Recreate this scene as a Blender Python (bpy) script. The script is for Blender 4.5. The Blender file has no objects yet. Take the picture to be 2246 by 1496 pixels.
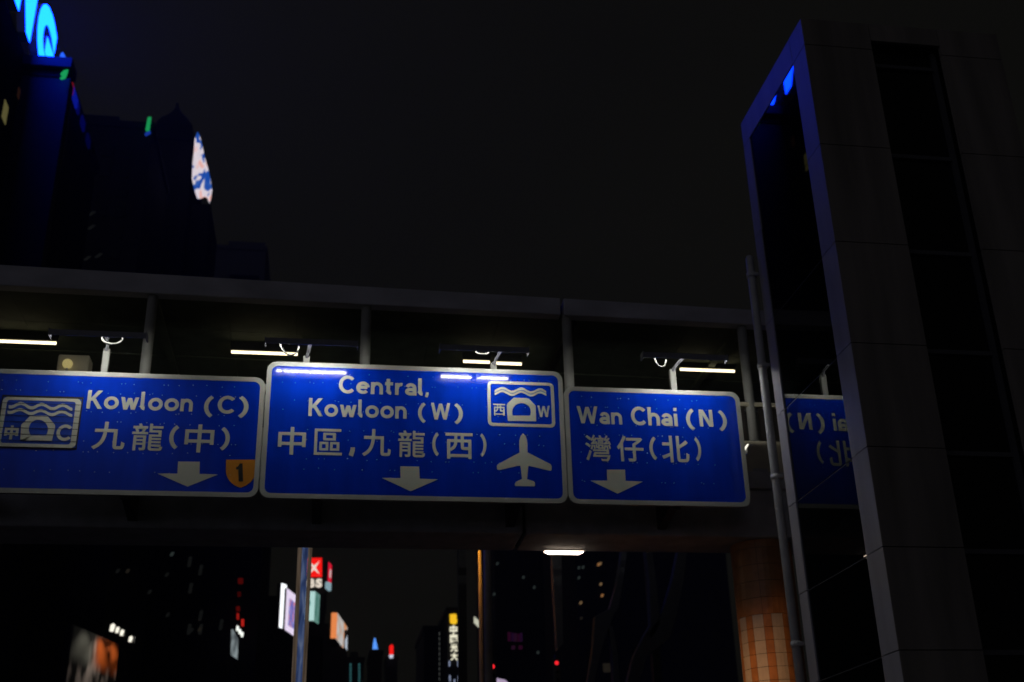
import bpy, bmesh, math, random
from mathutils import Vector, Matrix

random.seed(7)
S = bpy.context.scene
COL = S.collection

# ------------------------------------------------------------------ camera
HC = 1.5                                    # camera height over the road (m)
IW, IH = 2246.0, 1496.0
FPX, PITCH, ROLL, YAW = 2581.27, 0.420654, -0.0266894, -0.160556
_F = Vector((-math.sin(YAW) * math.cos(PITCH), math.cos(YAW) * math.cos(PITCH), math.sin(PITCH)))
_r = Vector((math.cos(YAW), math.sin(YAW), 0))
_u = _r.cross(_F)
_R = math.cos(ROLL) * _r + math.sin(ROLL) * _u
_U = -math.sin(ROLL) * _r + math.cos(ROLL) * _u
cam = bpy.data.cameras.new('camera')
cam.sensor_width = 36.0
cam.lens = 36.0 * FPX / IW
cam.clip_start, cam.clip_end = 0.1, 6000
cam.dof.use_dof = True
cam.dof.focus_distance = 12.2
cam.dof.aperture_fstop = 1.45
co = bpy.data.objects.new('camera', cam)
COL.objects.link(co)
co.matrix_world = Matrix(((_R.x, _U.x, -_F.x, 0), (_R.y, _U.y, -_F.y, 0), (_R.z, _U.z, -_F.z, HC), (0, 0, 0, 1)))
S.camera = co

# ------------------------------------------------------------------ sky, faint night light, exposure
world = bpy.data.worlds.new('World')
S.world = world
world.use_nodes = True
nt = world.node_tree
nt.nodes.clear()
out = nt.nodes.new('ShaderNodeOutputWorld')
sky = nt.nodes.new('ShaderNodeTexSky')
sky.sky_type = 'NISHITA'
sky.sun_disc = False
SUN_DIR = Vector((-0.72, -0.64, 0.13)).normalized()         # towards the light
sky.sun_elevation = math.asin(SUN_DIR.z)
sky.sun_rotation = math.atan2(SUN_DIR.x, SUN_DIR.y)
bg1 = nt.nodes.new('ShaderNodeBackground')
bg1.inputs['Strength'].default_value = 0.00003
bg2 = nt.nodes.new('ShaderNodeBackground')                  # even sky glow over the city
bg2.inputs['Color'].default_value = (1.0, 0.97, 0.68, 1)
bg2.inputs['Strength'].default_value = 0.0034
add = nt.nodes.new('ShaderNodeAddShader')
tcw = nt.nodes.new('ShaderNodeTexCoord')                     # thin uneven cloud in the glow
cl = nt.nodes.new('ShaderNodeTexNoise')
cl.inputs['Scale'].default_value = 2.2
cl.inputs['Detail'].default_value = 4
mr = nt.nodes.new('ShaderNodeMapRange')
mr.inputs['From Min'].default_value, mr.inputs['From Max'].default_value = .3, .7
mr.inputs['To Min'].default_value, mr.inputs['To Max'].default_value = .0026, .0041
nt.links.new(tcw.outputs['Generated'], cl.inputs['Vector'])
nt.links.new(cl.outputs['Fac'], mr.inputs['Value'])
nt.links.new(mr.outputs[0], bg2.inputs['Strength'])
nt.links.new(sky.outputs[0], bg1.inputs['Color'])
nt.links.new(bg1.outputs[0], add.inputs[0])
nt.links.new(bg2.outputs[0], add.inputs[1])
nt.links.new(add.outputs[0], out.inputs['Surface'])

sun = bpy.data.lights.new('sun', 'SUN')                     # very faint: night
sun.energy = 0.14
sun.angle = math.radians(85)
sun.color = (0.78, 0.78, 1.0)
so = bpy.data.objects.new('sun', sun)
COL.objects.link(so)
so.rotation_euler = SUN_DIR.to_track_quat('Z', 'Y').to_euler()

S.render.engine = 'CYCLES'
S.cycles.use_denoising = True
S.cycles.max_bounces = 8
S.cycles.volume_bounces = 0
S.view_settings.view_transform = 'Standard'
S.view_settings.look = 'None'
S.view_settings.exposure = 0
S.view_settings.gamma = 1


# ------------------------------------------------------------------ pixel helpers (directions only; depth comes from planes)
def ray(x, y):
    return _F * FPX + _R * (x - IW / 2) - _U * (y - IH / 2)


def P(x, y, Y):                # world point on the plane Y
    d = ray(x, y)
    d = d * (Y / d.y)
    return Vector((d.x, d.y, d.z + HC))


def PX(x, y, X):               # world point on the plane X
    d = ray(x, y)
    d = d * (X / d.x)
    return Vector((d.x, d.y, d.z + HC))


def PZ(x, y, Z):               # world point at height Z
    d = ray(x, y)
    d = d * ((Z - HC) / d.z)
    return Vector((d.x, d.y, Z))


# ------------------------------------------------------------------ materials
MATS = {}


def mat(name, color, rough=0.6, metal=0.0, var=0.12, scale=6.0, bump=0.0, coat=0.0, spec=0.5, stretch=None):
    if name in MATS:
        return MATS[name]
    m = bpy.data.materials.new(name)
    m.use_nodes = True
    t = m.node_tree
    b = t.nodes['Principled BSDF']
    b.inputs['Roughness'].default_value = rough
    b.inputs['Metallic'].default_value = metal
    b.inputs['Specular IOR Level'].default_value = spec
    b.inputs['Coat Weight'].default_value = coat
    b.inputs['Coat Roughness'].default_value = 0.05
    tc = t.nodes.new('ShaderNodeTexCoord')
    no = t.nodes.new('ShaderNodeTexNoise')
    no.inputs['Scale'].default_value = scale
    no.inputs['Detail'].default_value = 6
    mp = t.nodes.new('ShaderNodeMapping')
    mp.inputs['Scale'].default_value = stretch or (1, 1, 1)
    t.links.new(tc.outputs['Object'], mp.inputs['Vector'])
    t.links.new(mp.outputs[0], no.inputs['Vector'])
    r = t.nodes.new('ShaderNodeValToRGB')
    c = Vector(color[:3])
    lo, hi = c * (1 - var), c * (1 + var)
    r.color_ramp.elements[0].position = 0.3
    r.color_ramp.elements[1].position = 0.7
    r.color_ramp.elements[0].color = (*lo, 1)
    r.color_ramp.elements[1].color = (min(1, hi.x), min(1, hi.y), min(1, hi.z), 1)
    t.links.new(no.outputs['Fac'], r.inputs['Fac'])
    t.links.new(r.outputs['Color'], b.inputs['Base Color'])
    if bump:
        bp = t.nodes.new('ShaderNodeBump')
        bp.inputs['Strength'].default_value = bump
        bp.inputs['Distance'].default_value = 0.01
        t.links.new(no.outputs['Fac'], bp.inputs['Height'])
        t.links.new(bp.outputs[0], b.inputs['Normal'])
    MATS[name] = m
    return m


def emit(name, color, strength, sample=False):
    if name in MATS:
        return MATS[name]
    m = bpy.data.materials.new(name)
    m.use_nodes = True
    t = m.node_tree
    t.nodes.clear()
    o = t.nodes.new('ShaderNodeOutputMaterial')
    e = t.nodes.new('ShaderNodeEmission')
    e.inputs['Color'].default_value = (*color, 1)
    e.inputs['Strength'].default_value = strength
    t.links.new(e.outputs[0], o.inputs['Surface'])
    m.cycles.emission_sampling = 'AUTO' if sample else 'NONE'
    MATS[name] = m
    return m


def picture(name, stops, strength, scale=3.0, kind='noise', distort=0.0, coord='Generated', stretch=(1, 1, 1)):
    """an emissive face (lit print, LED, painted reflection): procedural colour patches"""
    m = bpy.data.materials.new(name)
    m.use_nodes = True
    t = m.node_tree
    t.nodes.clear()
    o = t.nodes.new('ShaderNodeOutputMaterial')
    e = t.nodes.new('ShaderNodeEmission')
    e.inputs['Strength'].default_value = strength
    tc = t.nodes.new('ShaderNodeTexCoord')
    mp = t.nodes.new('ShaderNodeMapping')
    mp.inputs['Scale'].default_value = stretch
    t.links.new(tc.outputs[coord], mp.inputs['Vector'])
    n = t.nodes.new('ShaderNodeTexNoise')
    n.inputs['Scale'].default_value = scale
    n.inputs['Detail'].default_value = 1.5
    n.inputs['Distortion'].default_value = distort
    t.links.new(mp.outputs[0], n.inputs['Vector'])
    r = t.nodes.new('ShaderNodeValToRGB')
    r.color_ramp.interpolation = 'LINEAR'
    el = r.color_ramp.elements
    el[0].position, el[0].color = stops[0][0], (*stops[0][1], 1)
    el[1].position, el[1].color = stops[-1][0], (*stops[-1][1], 1)
    for p, c in stops[1:-1]:
        k = el.new(p)
        k.color = (*c, 1)
    t.links.new(n.outputs['Fac'], r.inputs['Fac'])
    t.links.new(r.outputs['Color'], e.inputs['Color'])
    t.links.new(e.outputs[0], o.inputs['Surface'])
    m.cycles.emission_sampling = 'NONE'
    return m


# ------------------------------------------------------------------ mesh helpers
class MB:
    def __init__(self):
        self.v, self.f = [], []

    def box(self, a, b):
        (x0, y0, z0), (x1, y1, z1) = a, b
        x0, x1 = min(x0, x1), max(x0, x1)
        y0, y1 = min(y0, y1), max(y0, y1)
        z0, z1 = min(z0, z1), max(z0, z1)
        n = len(self.v)
        self.v += [(x0, y0, z0), (x1, y0, z0), (x1, y1, z0), (x0, y1, z0), (x0, y0, z1), (x1, y0, z1), (x1, y1, z1), (x0, y1, z1)]
        self.f += [tuple(n + i for i in q) for q in ((3, 2, 1, 0), (4, 5, 6, 7), (0, 1, 5, 4), (1, 2, 6, 5), (2, 3, 7, 6), (3, 0, 4, 7))]
        return self

    def prism(self, poly, vec):
        """3D polygon extruded by vec"""
        n, k = len(self.v), len(poly)
        vec = Vector(vec)
        self.v += [tuple(p) for p in poly] + [tuple(Vector(p) + vec) for p in poly]
        self.f += [tuple(n + i for i in range(k)), tuple(n + k + i for i in reversed(range(k)))]
        self.f += [(n + i, n + k + i, n + k + (i + 1) % k, n + (i + 1) % k) for i in range(k)]
        return self

    def loft(self, rings, cap=True):
        n, k = len(self.v), len(rings[0])
        for r in rings:
            self.v += [tuple(p) for p in r]
        for j in range(len(rings) - 1):
            for i in range(k):
                a, b = n + j * k + i, n + j * k + (i + 1) % k
                self.f.append((a, b, b + k, a + k))
        if cap:
            self.f.append(tuple(n + i for i in reversed(range(k))))
            self.f.append(tuple(n + (len(rings) - 1) * k + i for i in range(k)))
        return self

    def tube(self, pts, r, seg=8):
        pts = [Vector(p) for p in pts]
        rings = []
        for i, p in enumerate(pts):
            t = (pts[min(i + 1, len(pts) - 1)] - pts[max(i - 1, 0)]).normalized()
            ref = Vector((0, 0, 1)) if abs(t.z) < 0.9 else Vector((1, 0, 0))
            a = t.cross(ref).normalized()
            b = t.cross(a)
            rr = r[i] if isinstance(r, (list, tuple)) else r
            rings.append([p + a * rr * math.cos(2 * math.pi * k / seg) + b * rr * math.sin(2 * math.pi * k / seg) for k in range(seg)])
        return self.loft(rings)

    def ring2d(self, outer, inner, vec):
        """band between two 3D loops of equal length, extruded by vec"""
        n, k = len(self.v), len(outer)
        vec = Vector(vec)
        for L in (outer, inner):
            self.v += [tuple(p) for p in L]
        for L in (outer, inner):
            self.v += [tuple(Vector(p) + vec) for p in L]
        for i in range(k):
            j = (i + 1) % k
            o0, o1, i0, i1 = n + i, n + j, n + k + i, n + k + j
            O0, O1, I0, I1 = o0 + 2 * k, o1 + 2 * k, i0 + 2 * k, i1 + 2 * k
            self.f += [(o0, o1, i1, i0), (O0, I0, I1, O1), (o0, O0, O1, o1), (i0, i1, I1, I0)]
        return self

    def build(self, name, m, parent=None, bevel=0.0, smooth=False, origin=None):
        me = bpy.data.meshes.new(name)
        vs = self.v
        off = None
        if parent is not None:
            off = parent['_o'] if '_o' in parent else (0, 0, 0)
        elif origin is not None:
            off = tuple(origin)
        if off:
            vs = [(a[0] - off[0], a[1] - off[1], a[2] - off[2]) for a in vs]
        me.from_pydata(vs, [], self.f)
        bm = bmesh.new()
        bm.from_mesh(me)
        bmesh.ops.recalc_face_normals(bm, faces=bm.faces)
        bm.to_mesh(me)
        bm.free()
        if smooth:
            for p in me.polygons:
                p.use_smooth = True
        me.materials.append(m)
        o = bpy.data.objects.new(name, me)
        COL.objects.link(o)
        if parent is not None:
            o.parent = parent
            o['_o'] = off
        elif origin is not None:
            o.location = off
            o['_o'] = off
        if bevel:
            b = o.modifiers.new('bevel', 'BEVEL')
            b.width = bevel
            b.segments = 2
            b.limit_method = 'ANGLE'
        return o


def thing(name, label, cat, loc=(0, 0, 0), group=None):
    o = bpy.data.objects.new(name, None)
    COL.objects.link(o)
    o.location = loc
    o.empty_display_size = 0.2
    o['_o'] = tuple(loc)
    return tag(o, label, cat, group)


def tag(o, label, cat, group=None):
    o['label'], o['category'] = label, cat
    if group:
        o['group'] = group
    return o


def struct(o):
    o['kind'] = 'structure'
    return o


def glyph(body, offset=0.0, depth=0.0):
    """text turned into mesh data, normalised to its own bounding box (0..1, 0..1)"""
    c = bpy.data.curves.new('text', 'FONT')
    c.body = body
    c.size = 1
    c.offset = offset
    c.resolution_u = 5
    o = bpy.data.objects.new('text', c)
    COL.objects.link(o)
    bpy.context.view_layer.update()
    me = bpy.data.meshes.new_from_object(o.evaluated_get(bpy.context.evaluated_depsgraph_get()))
    bpy.data.objects.remove(o)
    bpy.data.curves.remove(c)
    xs = [v.co.x for v in me.vertices]
    ys = [v.co.y for v in me.vertices]
    x0, x1, y0, y1 = min(xs), max(xs), min(ys), max(ys)
    vs = [((v.co.x - x0) / (x1 - x0), (v.co.y - y0) / (y1 - y0)) for v in me.vertices]
    fs = [tuple(p.vertices) for p in me.polygons]
    bpy.data.meshes.remove(me)
    return vs, fs


def text_on(body, name, m, parent, p00, p10, p01, thick=None, offset=0.02):
    """lettering on a plane: p00 lower left, p10 lower right, p01 upper left (world)"""
    vs, fs = glyph(body, offset)
    p00, p10, p01 = Vector(p00), Vector(p10), Vector(p01)
    mb = MB()
    mb.v = [tuple(p00 + (p10 - p00) * a + (p01 - p00) * b) for a, b in vs]
    mb.f = [tuple(f) for f in fs]
    if thick is not None:
        n = len(mb.v)
        edges = {}
        for f in fs:
            for i in range(len(f)):
                e = (f[i], f[(i + 1) % len(f)])
                if (e[1], e[0]) in edges:
                    del edges[(e[1], e[0])]
                else:
                    edges[e] = 1
        t = Vector(thick)
        mb.v += [tuple(Vector(p) + t) for p in mb.v]
        mb.f += [tuple(n + i for i in reversed(f)) for f in fs]
        mb.f += [(a, a + n, b + n, b) for a, b in edges]
    return mb.build(name, m, parent)


def _arc(cx, cy, rx, ry, a0, a1, n=14):
    return [(cx + rx * math.cos(math.radians(a0 + (a1 - a0) * i / n)), cy + ry * math.sin(math.radians(a0 + (a1 - a0) * i / n))) for i in range(n + 1)]


# road-sign lettering: centre lines of each letter (cap height 1) and advance width
_ST = {
    'K': ([[(.085, 0), (.085, 1)], [(.62, 1.0), (.17, .44)], [(.30, .56), (.67, 0)]], .76),
    'o': ([_arc(.365, .345, .275, .258, 0, 360, 28)], .73),
    'w': ([[(.10, .68), (.27, 0)], [(.27, 0), (.46, .64)], [(.46, .64), (.65, 0)], [(.65, 0), (.82, .68)]], .92),
    'l': ([[(.085, 1), (.085, .22)] + _arc(.225, .22, .14, .135, 180, 270, 6)], .30),
    'n': ([[(.085, 0), (.085, .68)], [(.085, .36)] + _arc(.31, .38, .215, .225, 160, 0, 10) + [(.525, 0)]], .61),
    'C': ([_arc(.44, .5, .355, .42, 42, 318, 30)], .80),
    'e': ([[(.09, .37), (.56, .37)], _arc(.34, .345, .255, .262, 6, 318, 26)], .66),
    't': ([[(.19, .90), (.19, .22)] + _arc(.33, .22, .14, .135, 180, 275, 6), [(.02, .62), (.43, .62)]], .46),
    'r': ([[(.085, 0), (.085, .68)], [(.085, .34)] + _arc(.34, .36, .245, .245, 165, 82, 8)], .42),
    'a': ([_arc(.30, .40, .20, .205, 160, 20, 10) + [(.50, .38), (.50, 0)], _arc(.30, .205, .215, .125, 30, 335, 20)], .60),
    'W': ([[(.10, 1), (.33, 0)], [(.33, 0), (.60, .96)], [(.60, .96), (.87, 0)], [(.87, 0), (1.10, 1)]], 1.20),
    'h': ([[(.085, 0), (.085, 1)], [(.085, .36)] + _arc(.31, .38, .215, .225, 160, 0, 10) + [(.525, 0)]], .61),
    'i': ([[(.085, 0), (.085, .68)], [(.085, .83), (.085, 1.0)]], .18),
    'N': ([[(.085, 0), (.085, 1)], [(.12, 1.0), (.58, 0)], [(.615, 0), (.615, 1)]], .71),
    '(': ([_arc(.62, .5, .54, .66, 122, 238, 16)], .36),
    ')': ([_arc(-.26, .5, .54, .66, 58, -58, 16)], .36),
    ',': ([[(.12, .20), (.12, .08), (.05, -.14)]], .25),
}


def stroke_text(body, T=.182, gap=.085):
    layers = []
    x = 0.0
    for ch in body:
        st, adv = _ST[ch]
        for k, line in enumerate(st):
            closed = (Vector(line[0]) - Vector(line[-1])).length < 1e-6
            L, R = [], []
            if len(line) == 2 and line[0][0] != line[1][0] and line[0][1] != line[1][1]:
                (ax, ay), (bx, by) = line            # diagonal with level ends
                w = T / 2 * math.hypot(bx - ax, by - ay) / abs(by - ay)
                layers.append(([(ax - w + x, ay), (bx - w + x, by), (ax + w + x, ay), (bx + w + x, by)], [(0, 2, 3, 1)], k))
                continue
            n = len(line)
            for i, p in enumerate(line):
                p = Vector(p)
                a = Vector(line[i - 1]) if i else (Vector(line[-2]) if closed else None)
                b = Vector(line[i + 1]) if i < n - 1 else (Vector(line[1]) if closed else None)
                d1 = (p - a).normalized() if a is not None else None
                d2 = (b - p).normalized() if b is not None else None
                d1, d2 = d1 or d2, d2 or d1
                n1, n2 = Vector((-d1.y, d1.x)), Vector((-d2.y, d2.x))
                m = (n1 + n2).normalized()
                s_ = min(1.9, 1 / max(.3, m.dot(n1)))
                L.append(p + m * s_ * T / 2)
                R.append(p - m * s_ * T / 2)
            vs = [(v.x + x, v.y) for v in L + R]
            fs = [(i, n + i, n + i + 1, i + 1) for i in range(n - 1)]
            layers.append((vs, fs, k))
        x += adv + gap
    return layers


def strokes_on(body, name, m, parent, p00, p10, p01, T=.182):
    lay = stroke_text(body, T)
    xs = [v[0] for l in lay for v in l[0]]
    ys = [v[1] for l in lay for v in l[0]]
    x0, x1, y0, y1 = min(xs), max(xs), min(ys), max(ys)
    p00, p10, p01 = Vector(p00), Vector(p10), Vector(p01)
    mb = MB()
    for vs, fs, k in lay:
        n = len(mb.v)
        for a, b in vs:
            q = p00 + (p10 - p00) * ((a - x0) / (x1 - x0)) + (p01 - p00) * ((b - y0) / (y1 - y0))
            mb.v.append((q.x, q.y - .0006 * k, q.z))
        mb.f += [tuple(n + i for i in f) for f in fs]
    return mb.build(name, m, parent)


M_GRAN = mat('grey granite', (0.185, 0.165, 0.14), 0.65, var=0.28, scale=1.3, bump=0.03, stretch=(2.2, 2.2, .22))
M_FRAME = mat('pale metal frame', (0.33, 0.32, 0.35), 0.4, var=0.16, scale=1.6, stretch=(2, 2, .3))
M_GAP = mat('black joint', (0.006, 0.006, 0.006), 0.8, var=0.1)
M_STEEL = mat('painted grey steel', (0.42, 0.42, 0.42), 0.45, var=0.12, scale=5)
M_CONC = mat('bridge concrete', (0.46, 0.46, 0.48), 0.8, var=0.2, scale=3, bump=0.1)
M_ROOF = mat('roof fascia paint', (0.44, 0.43, 0.46), 0.55, var=0.2, scale=1.2, stretch=(1, 1, 2))
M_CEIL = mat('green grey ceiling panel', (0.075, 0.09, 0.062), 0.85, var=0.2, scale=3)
M_CREAM = mat('cream paint', (0.55, 0.50, 0.36), 0.55, var=0.1, scale=4)
M_DARK = mat('dark metal', (0.03, 0.03, 0.03), 0.5, var=0.2)
M_DGLASS = mat('dark tinted glass', (0.004, 0.005, 0.006), 0.06, var=0.1)
M_ASPH = mat('asphalt', (0.05, 0.05, 0.05), 0.85, var=0.3, scale=20, bump=0.2)
M_PAVE = mat('paving', (0.22, 0.21, 0.20), 0.8, var=0.2, scale=8)
M_WHITE = mat('road paint', (0.7, 0.7, 0.68), 0.7, var=0.1)
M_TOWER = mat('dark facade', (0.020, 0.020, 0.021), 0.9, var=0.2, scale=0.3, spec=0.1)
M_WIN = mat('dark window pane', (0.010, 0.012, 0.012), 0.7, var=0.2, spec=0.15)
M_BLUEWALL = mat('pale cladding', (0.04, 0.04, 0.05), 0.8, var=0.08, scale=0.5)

# ------------------------------------------------------------------ ground, road, pavements
struct(MB().box((-600, -600, -0.4), (600, 600, 0.0)).build('ground', mat('city ground', (0.06, 0.06, 0.06), 0.9)))
struct(MB().box((-14.0, -150, 0.002), (5.9, 590, 0.006)).build('road', M_ASPH))
for nm, x0, x1 in (('pavement_right', 6.05, 20), ('pavement_left', -24, -14.15)):
    struct(MB().box((x0, -150, 0.0), (x1, 590, 0.13)).build(nm, M_PAVE))
for nm, x0, x1 in (('kerb_right', 5.9, 6.05), ('kerb_left', -14.15, -14.0)):
    struct(MB().box((x0, -150, 0.0), (x1, 590, 0.134)).build(nm, M_CONC))
lm = MB()
for x in (-10.2, -6.4, -2.6, 1.2):
    for k in range(-20, 60):
        lm.box((x - 0.05, k * 6, 0.0105), (x + 0.05, k * 6 + 2, 0.0115))
struct(lm.build('lane_markings', M_WHITE))


# ------------------------------------------------------------------ direction signs over the lanes
YS = 17.0                                   # face of the signs
ZB = 5.03 + HC
M_BLUE = mat('blue sign sheeting', (0.001, 0.032, 0.47), 0.09, var=0.13, scale=1.6, spec=0.35, bump=.05, stretch=(2.5, 1, .4))
M_LET = mat('cream sign sheeting', (0.52, 0.53, 0.44), 0.45, var=0.06, scale=2)
M_BORD = mat('white sign border', (0.37, 0.38, 0.34), 0.45, var=0.08, scale=2)
M_BACK = mat('aluminium sign back', (0.3, 0.3, 0.3), 0.5)
M_ORANGE = mat('orange shield sheeting', (0.55, 0.20, 0.004), 0.45, var=0.05)
M_BLACK = mat('black print', (0.004, 0.004, 0.004), 0.5)
M_RIVET = mat('rivet metal', (0.42, 0.44, 0.48), 0.33, 1.0, var=0.05)


def rrect(x0, x1, z0, z1, r, y, n=5):
    pts = []
    for cx, cz, a0 in ((x1 - r, z1 - r, 0), (x0 + r, z1 - r, 90), (x0 + r, z0 + r, 180), (x1 - r, z0 + r, 270)):
        for i in range(n + 1):
            a = math.radians(a0 + 90 * i / n)
            pts.append((cx + r * math.cos(a), y, cz + r * math.sin(a)))
    return pts


def sign(x0, x1, ztop, label):
    t = thing('direction_sign', label, 'road sign', ((x0 + x1) / 2, YS, ZB), 'signs over the lanes')
    MB().prism(rrect(x0, x1, ZB, ztop, 0.14, YS + 0.012), (0, 0.05, 0)).build('panel_back', M_BACK, t)
    MB().prism(rrect(x0 + 0.02, x1 - 0.02, ZB + 0.02, ztop - 0.02, 0.13, YS), (0, 0.011, 0)).build('panel', M_BLUE, t)
    MB().ring2d(rrect(x0, x1, ZB, ztop, 0.15, YS - 0.006), rrect(x0 + 0.072, x1 - 0.072, ZB + 0.072, ztop - 0.072, 0.095, YS - 0.006), (0, 0.017, 0)).build('border', M_BORD, t)
    rv = MB()
    z = ztop - 0.17
    row = 0
    while z > ZB + 0.25:
        n = int((x1 - x0 - 0.4) / 0.21)
        for i in range(n):
            for dx in ((0.0,) if (i + row) % 3 else (0.0, 0.06)):
                if random.random() < 0.3:
                    continue
                cx = x0 + 0.22 + i * 0.21 + dx + random.uniform(-.02, .02)
                cz = z + random.uniform(-.012, .012)
                k = len(rv.v)
                R = 0.0062
                rv.v += [(cx - R, YS - .001, cz - R), (cx + R, YS - .001, cz - R), (cx + R, YS - .001, cz + R), (cx - R, YS - .001, cz + R), (cx, YS - 0.008, cz)]
                rv.f += [(k, k + 1, k + 4), (k + 1, k + 2, k + 4), (k + 2, k + 3, k + 4), (k + 3, k, k + 4)]
        z -= 0.30 if row % 2 else 0.16
        row += 1
    o = rv.build('rivets', M_RIVET, t)
    o['kind'] = 'stuff'
    return t


def sp(x, y, lift=0.004):       # pixel -> point on the sign face
    p = P(x, y, YS)
    p.y = YS - lift
    return p


def on_sign(t, zoom, items, offs=0.02):
    """items: (text, xl, xr, yt, yb) in crop pixels of a zoom (ox, oy, scale)"""
    ox, oy, s = zoom
    for body, xl, xr, yt, yb in items:
        xm, ym = (xl + xr) / 2, (yt + yb) / 2
        f = lambda x, y: sp(ox + x / s, oy + y / s)
        X0, X1 = f(xl, ym).x, f(xr, ym).x
        Z1, Z0 = f(xm, yt).z, f(xm, yb).z
        cjk = ord(body[0]) > 0x2000
        off = (0.009 if body in '龍灣區' else 0.016) if cjk else offs
        y = YS - 0.004
        if cjk:
            text_on(body, 'chinese_character', M_LET, t, (X0, y, Z0), (X1, y, Z0), (X0, y, Z1), offset=off)
        else:
            strokes_on(body, 'lettering', M_LET, t, (X0, y, Z0), (X1, y, Z0), (X0, y, Z1))


def poly_on(t, zoom, pts, name, m=None, lift=0.003, square=True):
    ox, oy, s = zoom
    q = [sp(ox + x / s, oy + y / s, lift) for x, y in pts]
    return MB().prism(q, (0, 0.002, 0)).build(name, m or M_LET, t)


def wave(t, zoom, x0, x1, yc0, yc1, amp, thick, crest, lam, name='wave', lift=0.004):
    ox, oy, s = zoom
    top, bot = [], []
    n = 40
    for i in range(n + 1):
        x = x0 + (x1 - x0) * i / n
        y = yc0 + (yc1 - yc0) * i / n - amp * math.cos(2 * math.pi * (x - crest) / lam)
        top.append(sp(ox + x / s, oy + (y - thick / 2) / s, lift))
        bot.append(sp(ox + x / s, oy + (y + thick / 2) / s, lift))
    mb = MB()
    mb.v = [tuple(p) for p in top + bot]
    mb.f = [(i, i + 1, n + 2 + i, n + 1 + i) for i in range(n)]
    return mb.build(name, M_LET, t)


def arch(t, zoom, outer, cx, cy, rx, ry, ybot, name='tunnel_symbol', lift=0.004):
    ox, oy, s = zoom
    inner = []
    n = 24
    a0 = math.asin(min(1, (ybot - cy) / ry))
    for i in range(n + 1):
        a = -a0 + (math.pi + 2 * a0) * i / n
        inner.append((cx + rx * math.cos(a), cy - ry * math.sin(a)))
    # resample the outline radially so both loops have the same count
    loop = []
    c = (cx, cy)
    k = len(outer)
    for (px_, py_) in inner:
        dx, dy = px_ - c[0], py_ - c[1]
        best = None
        for i in range(k):
            (ax, ay), (bx, by) = outer[i], outer[(i + 1) % k]
            ex, ey = bx - ax, by - ay
            den = dx * ey - dy * ex
            if abs(den) < 1e-9:
                continue
            tt = ((ax - c[0]) * ey - (ay - c[1]) * ex) / den
            uu = ((ax - c[0]) * dy - (ay - c[1]) * dx) / den
            if tt > 0 and -1e-6 <= uu <= 1 + 1e-6 and (best is None or tt < best):
                best = tt
        loop.append((c[0] + dx * best, c[1] + dy * best))
    # keep the two lower corners
    bl = min(outer, key=lambda p: p[0] - p[1])
    br = max(outer, key=lambda p: p[0] + p[1])
    loop = [br] + loop + [bl]
    inner = [inner[0]] + inner + [inner[-1]]
    f = lambda q: [sp(ox + x / s, oy + y / s, lift) for x, y in q]
    return MB().ring2d(f(loop), f(inner), (0, 0.002, 0)).build(name, M_LET, t)


XL0, XL1, XC0, XC1, XR0, XR1 = -5.30, -1.075, -1.060, 3.548, 3.563, 6.455
ZTL, ZTC, ZTR = 6.925 + HC, 7.20 + HC, 6.95 + HC
s_left = sign(XL0, XL1, ZTL, 'blue road sign to Kowloon (C) with orange route 1 shield')
s_mid = sign(XC0, XC1, ZTC, 'tall blue road sign to Central, Kowloon (W) with airplane symbol')
s_right = sign(XR0, XR1, ZTR, 'blue road sign to Wan Chai (N) beside the lift tower')
ZL = (0, 780, 3.6226)
ZM = (560, 770, 3.2086)
ZR = (1200, 780, 3.2086)
on_sign(s_left, ZL, [('Kowloon', 692, 1535, 288, 434), ('(', 1622, 1695, 318, 492), ('C', 1730, 1865, 320, 462), (')', 1895, 1975, 322, 498),
                     ('九', 735, 997, 527, 748), ('龍', 1047, 1297, 540, 756), ('(', 1345, 1418, 553, 745), ('中', 1468, 1700, 548, 770), (')', 1752, 1826, 568, 755)], 0.015)
on_sign(s_mid, ZM, [('Central', 588, 1182, 181, 307), (',', 1192, 1220, 290, 328), ('Kowloon', 375, 1065, 341, 468), ('(', 1145, 1200, 362, 508), ('W', 1235, 1372, 366, 483), (')', 1400, 1460, 368, 517),
                    ('中', 160, 355, 535, 730), ('區', 415, 612, 548, 733), (',', 658, 700, 678, 742), ('九', 752, 955, 550, 742), ('龍', 1005, 1195, 560, 748), ('(', 1245, 1292, 572, 740), ('西', 1338, 1530, 577, 760), (')', 1582, 1626, 580, 746)], 0.015)
on_sign(s_right, ZR, [('Wan', 210, 525, 360, 482), ('Chai', 590, 915, 363, 494), ('(', 978, 1037, 374, 528), ('N', 1070, 1165, 382, 500), (')', 1205, 1264, 384, 533),
                      ('灣', 268, 450, 560, 742), ('仔', 490, 678, 566, 746), ('(', 720, 770, 570, 736), ('北', 805, 997, 566, 752), (')', 1040, 1083, 575, 744)], 0.015)
for t, z, a in ((s_left, ZL, [(1415, 842), (1587, 844), (1585, 940), (1732, 945), (1490, 1041), (1250, 937), (1410, 938)]),
                (s_mid, ZM, [(1020, 812), (1153, 813), (1157, 899), (1285, 903), (1093, 987), (890, 893), (1022, 895)]),
                (s_right, ZR, [(420, 803), (548, 803), (552, 882), (673, 887), (496, 972), (304, 880), (424, 880)])):
    poly_on(t, z, a, 'down_arrow')
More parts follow.
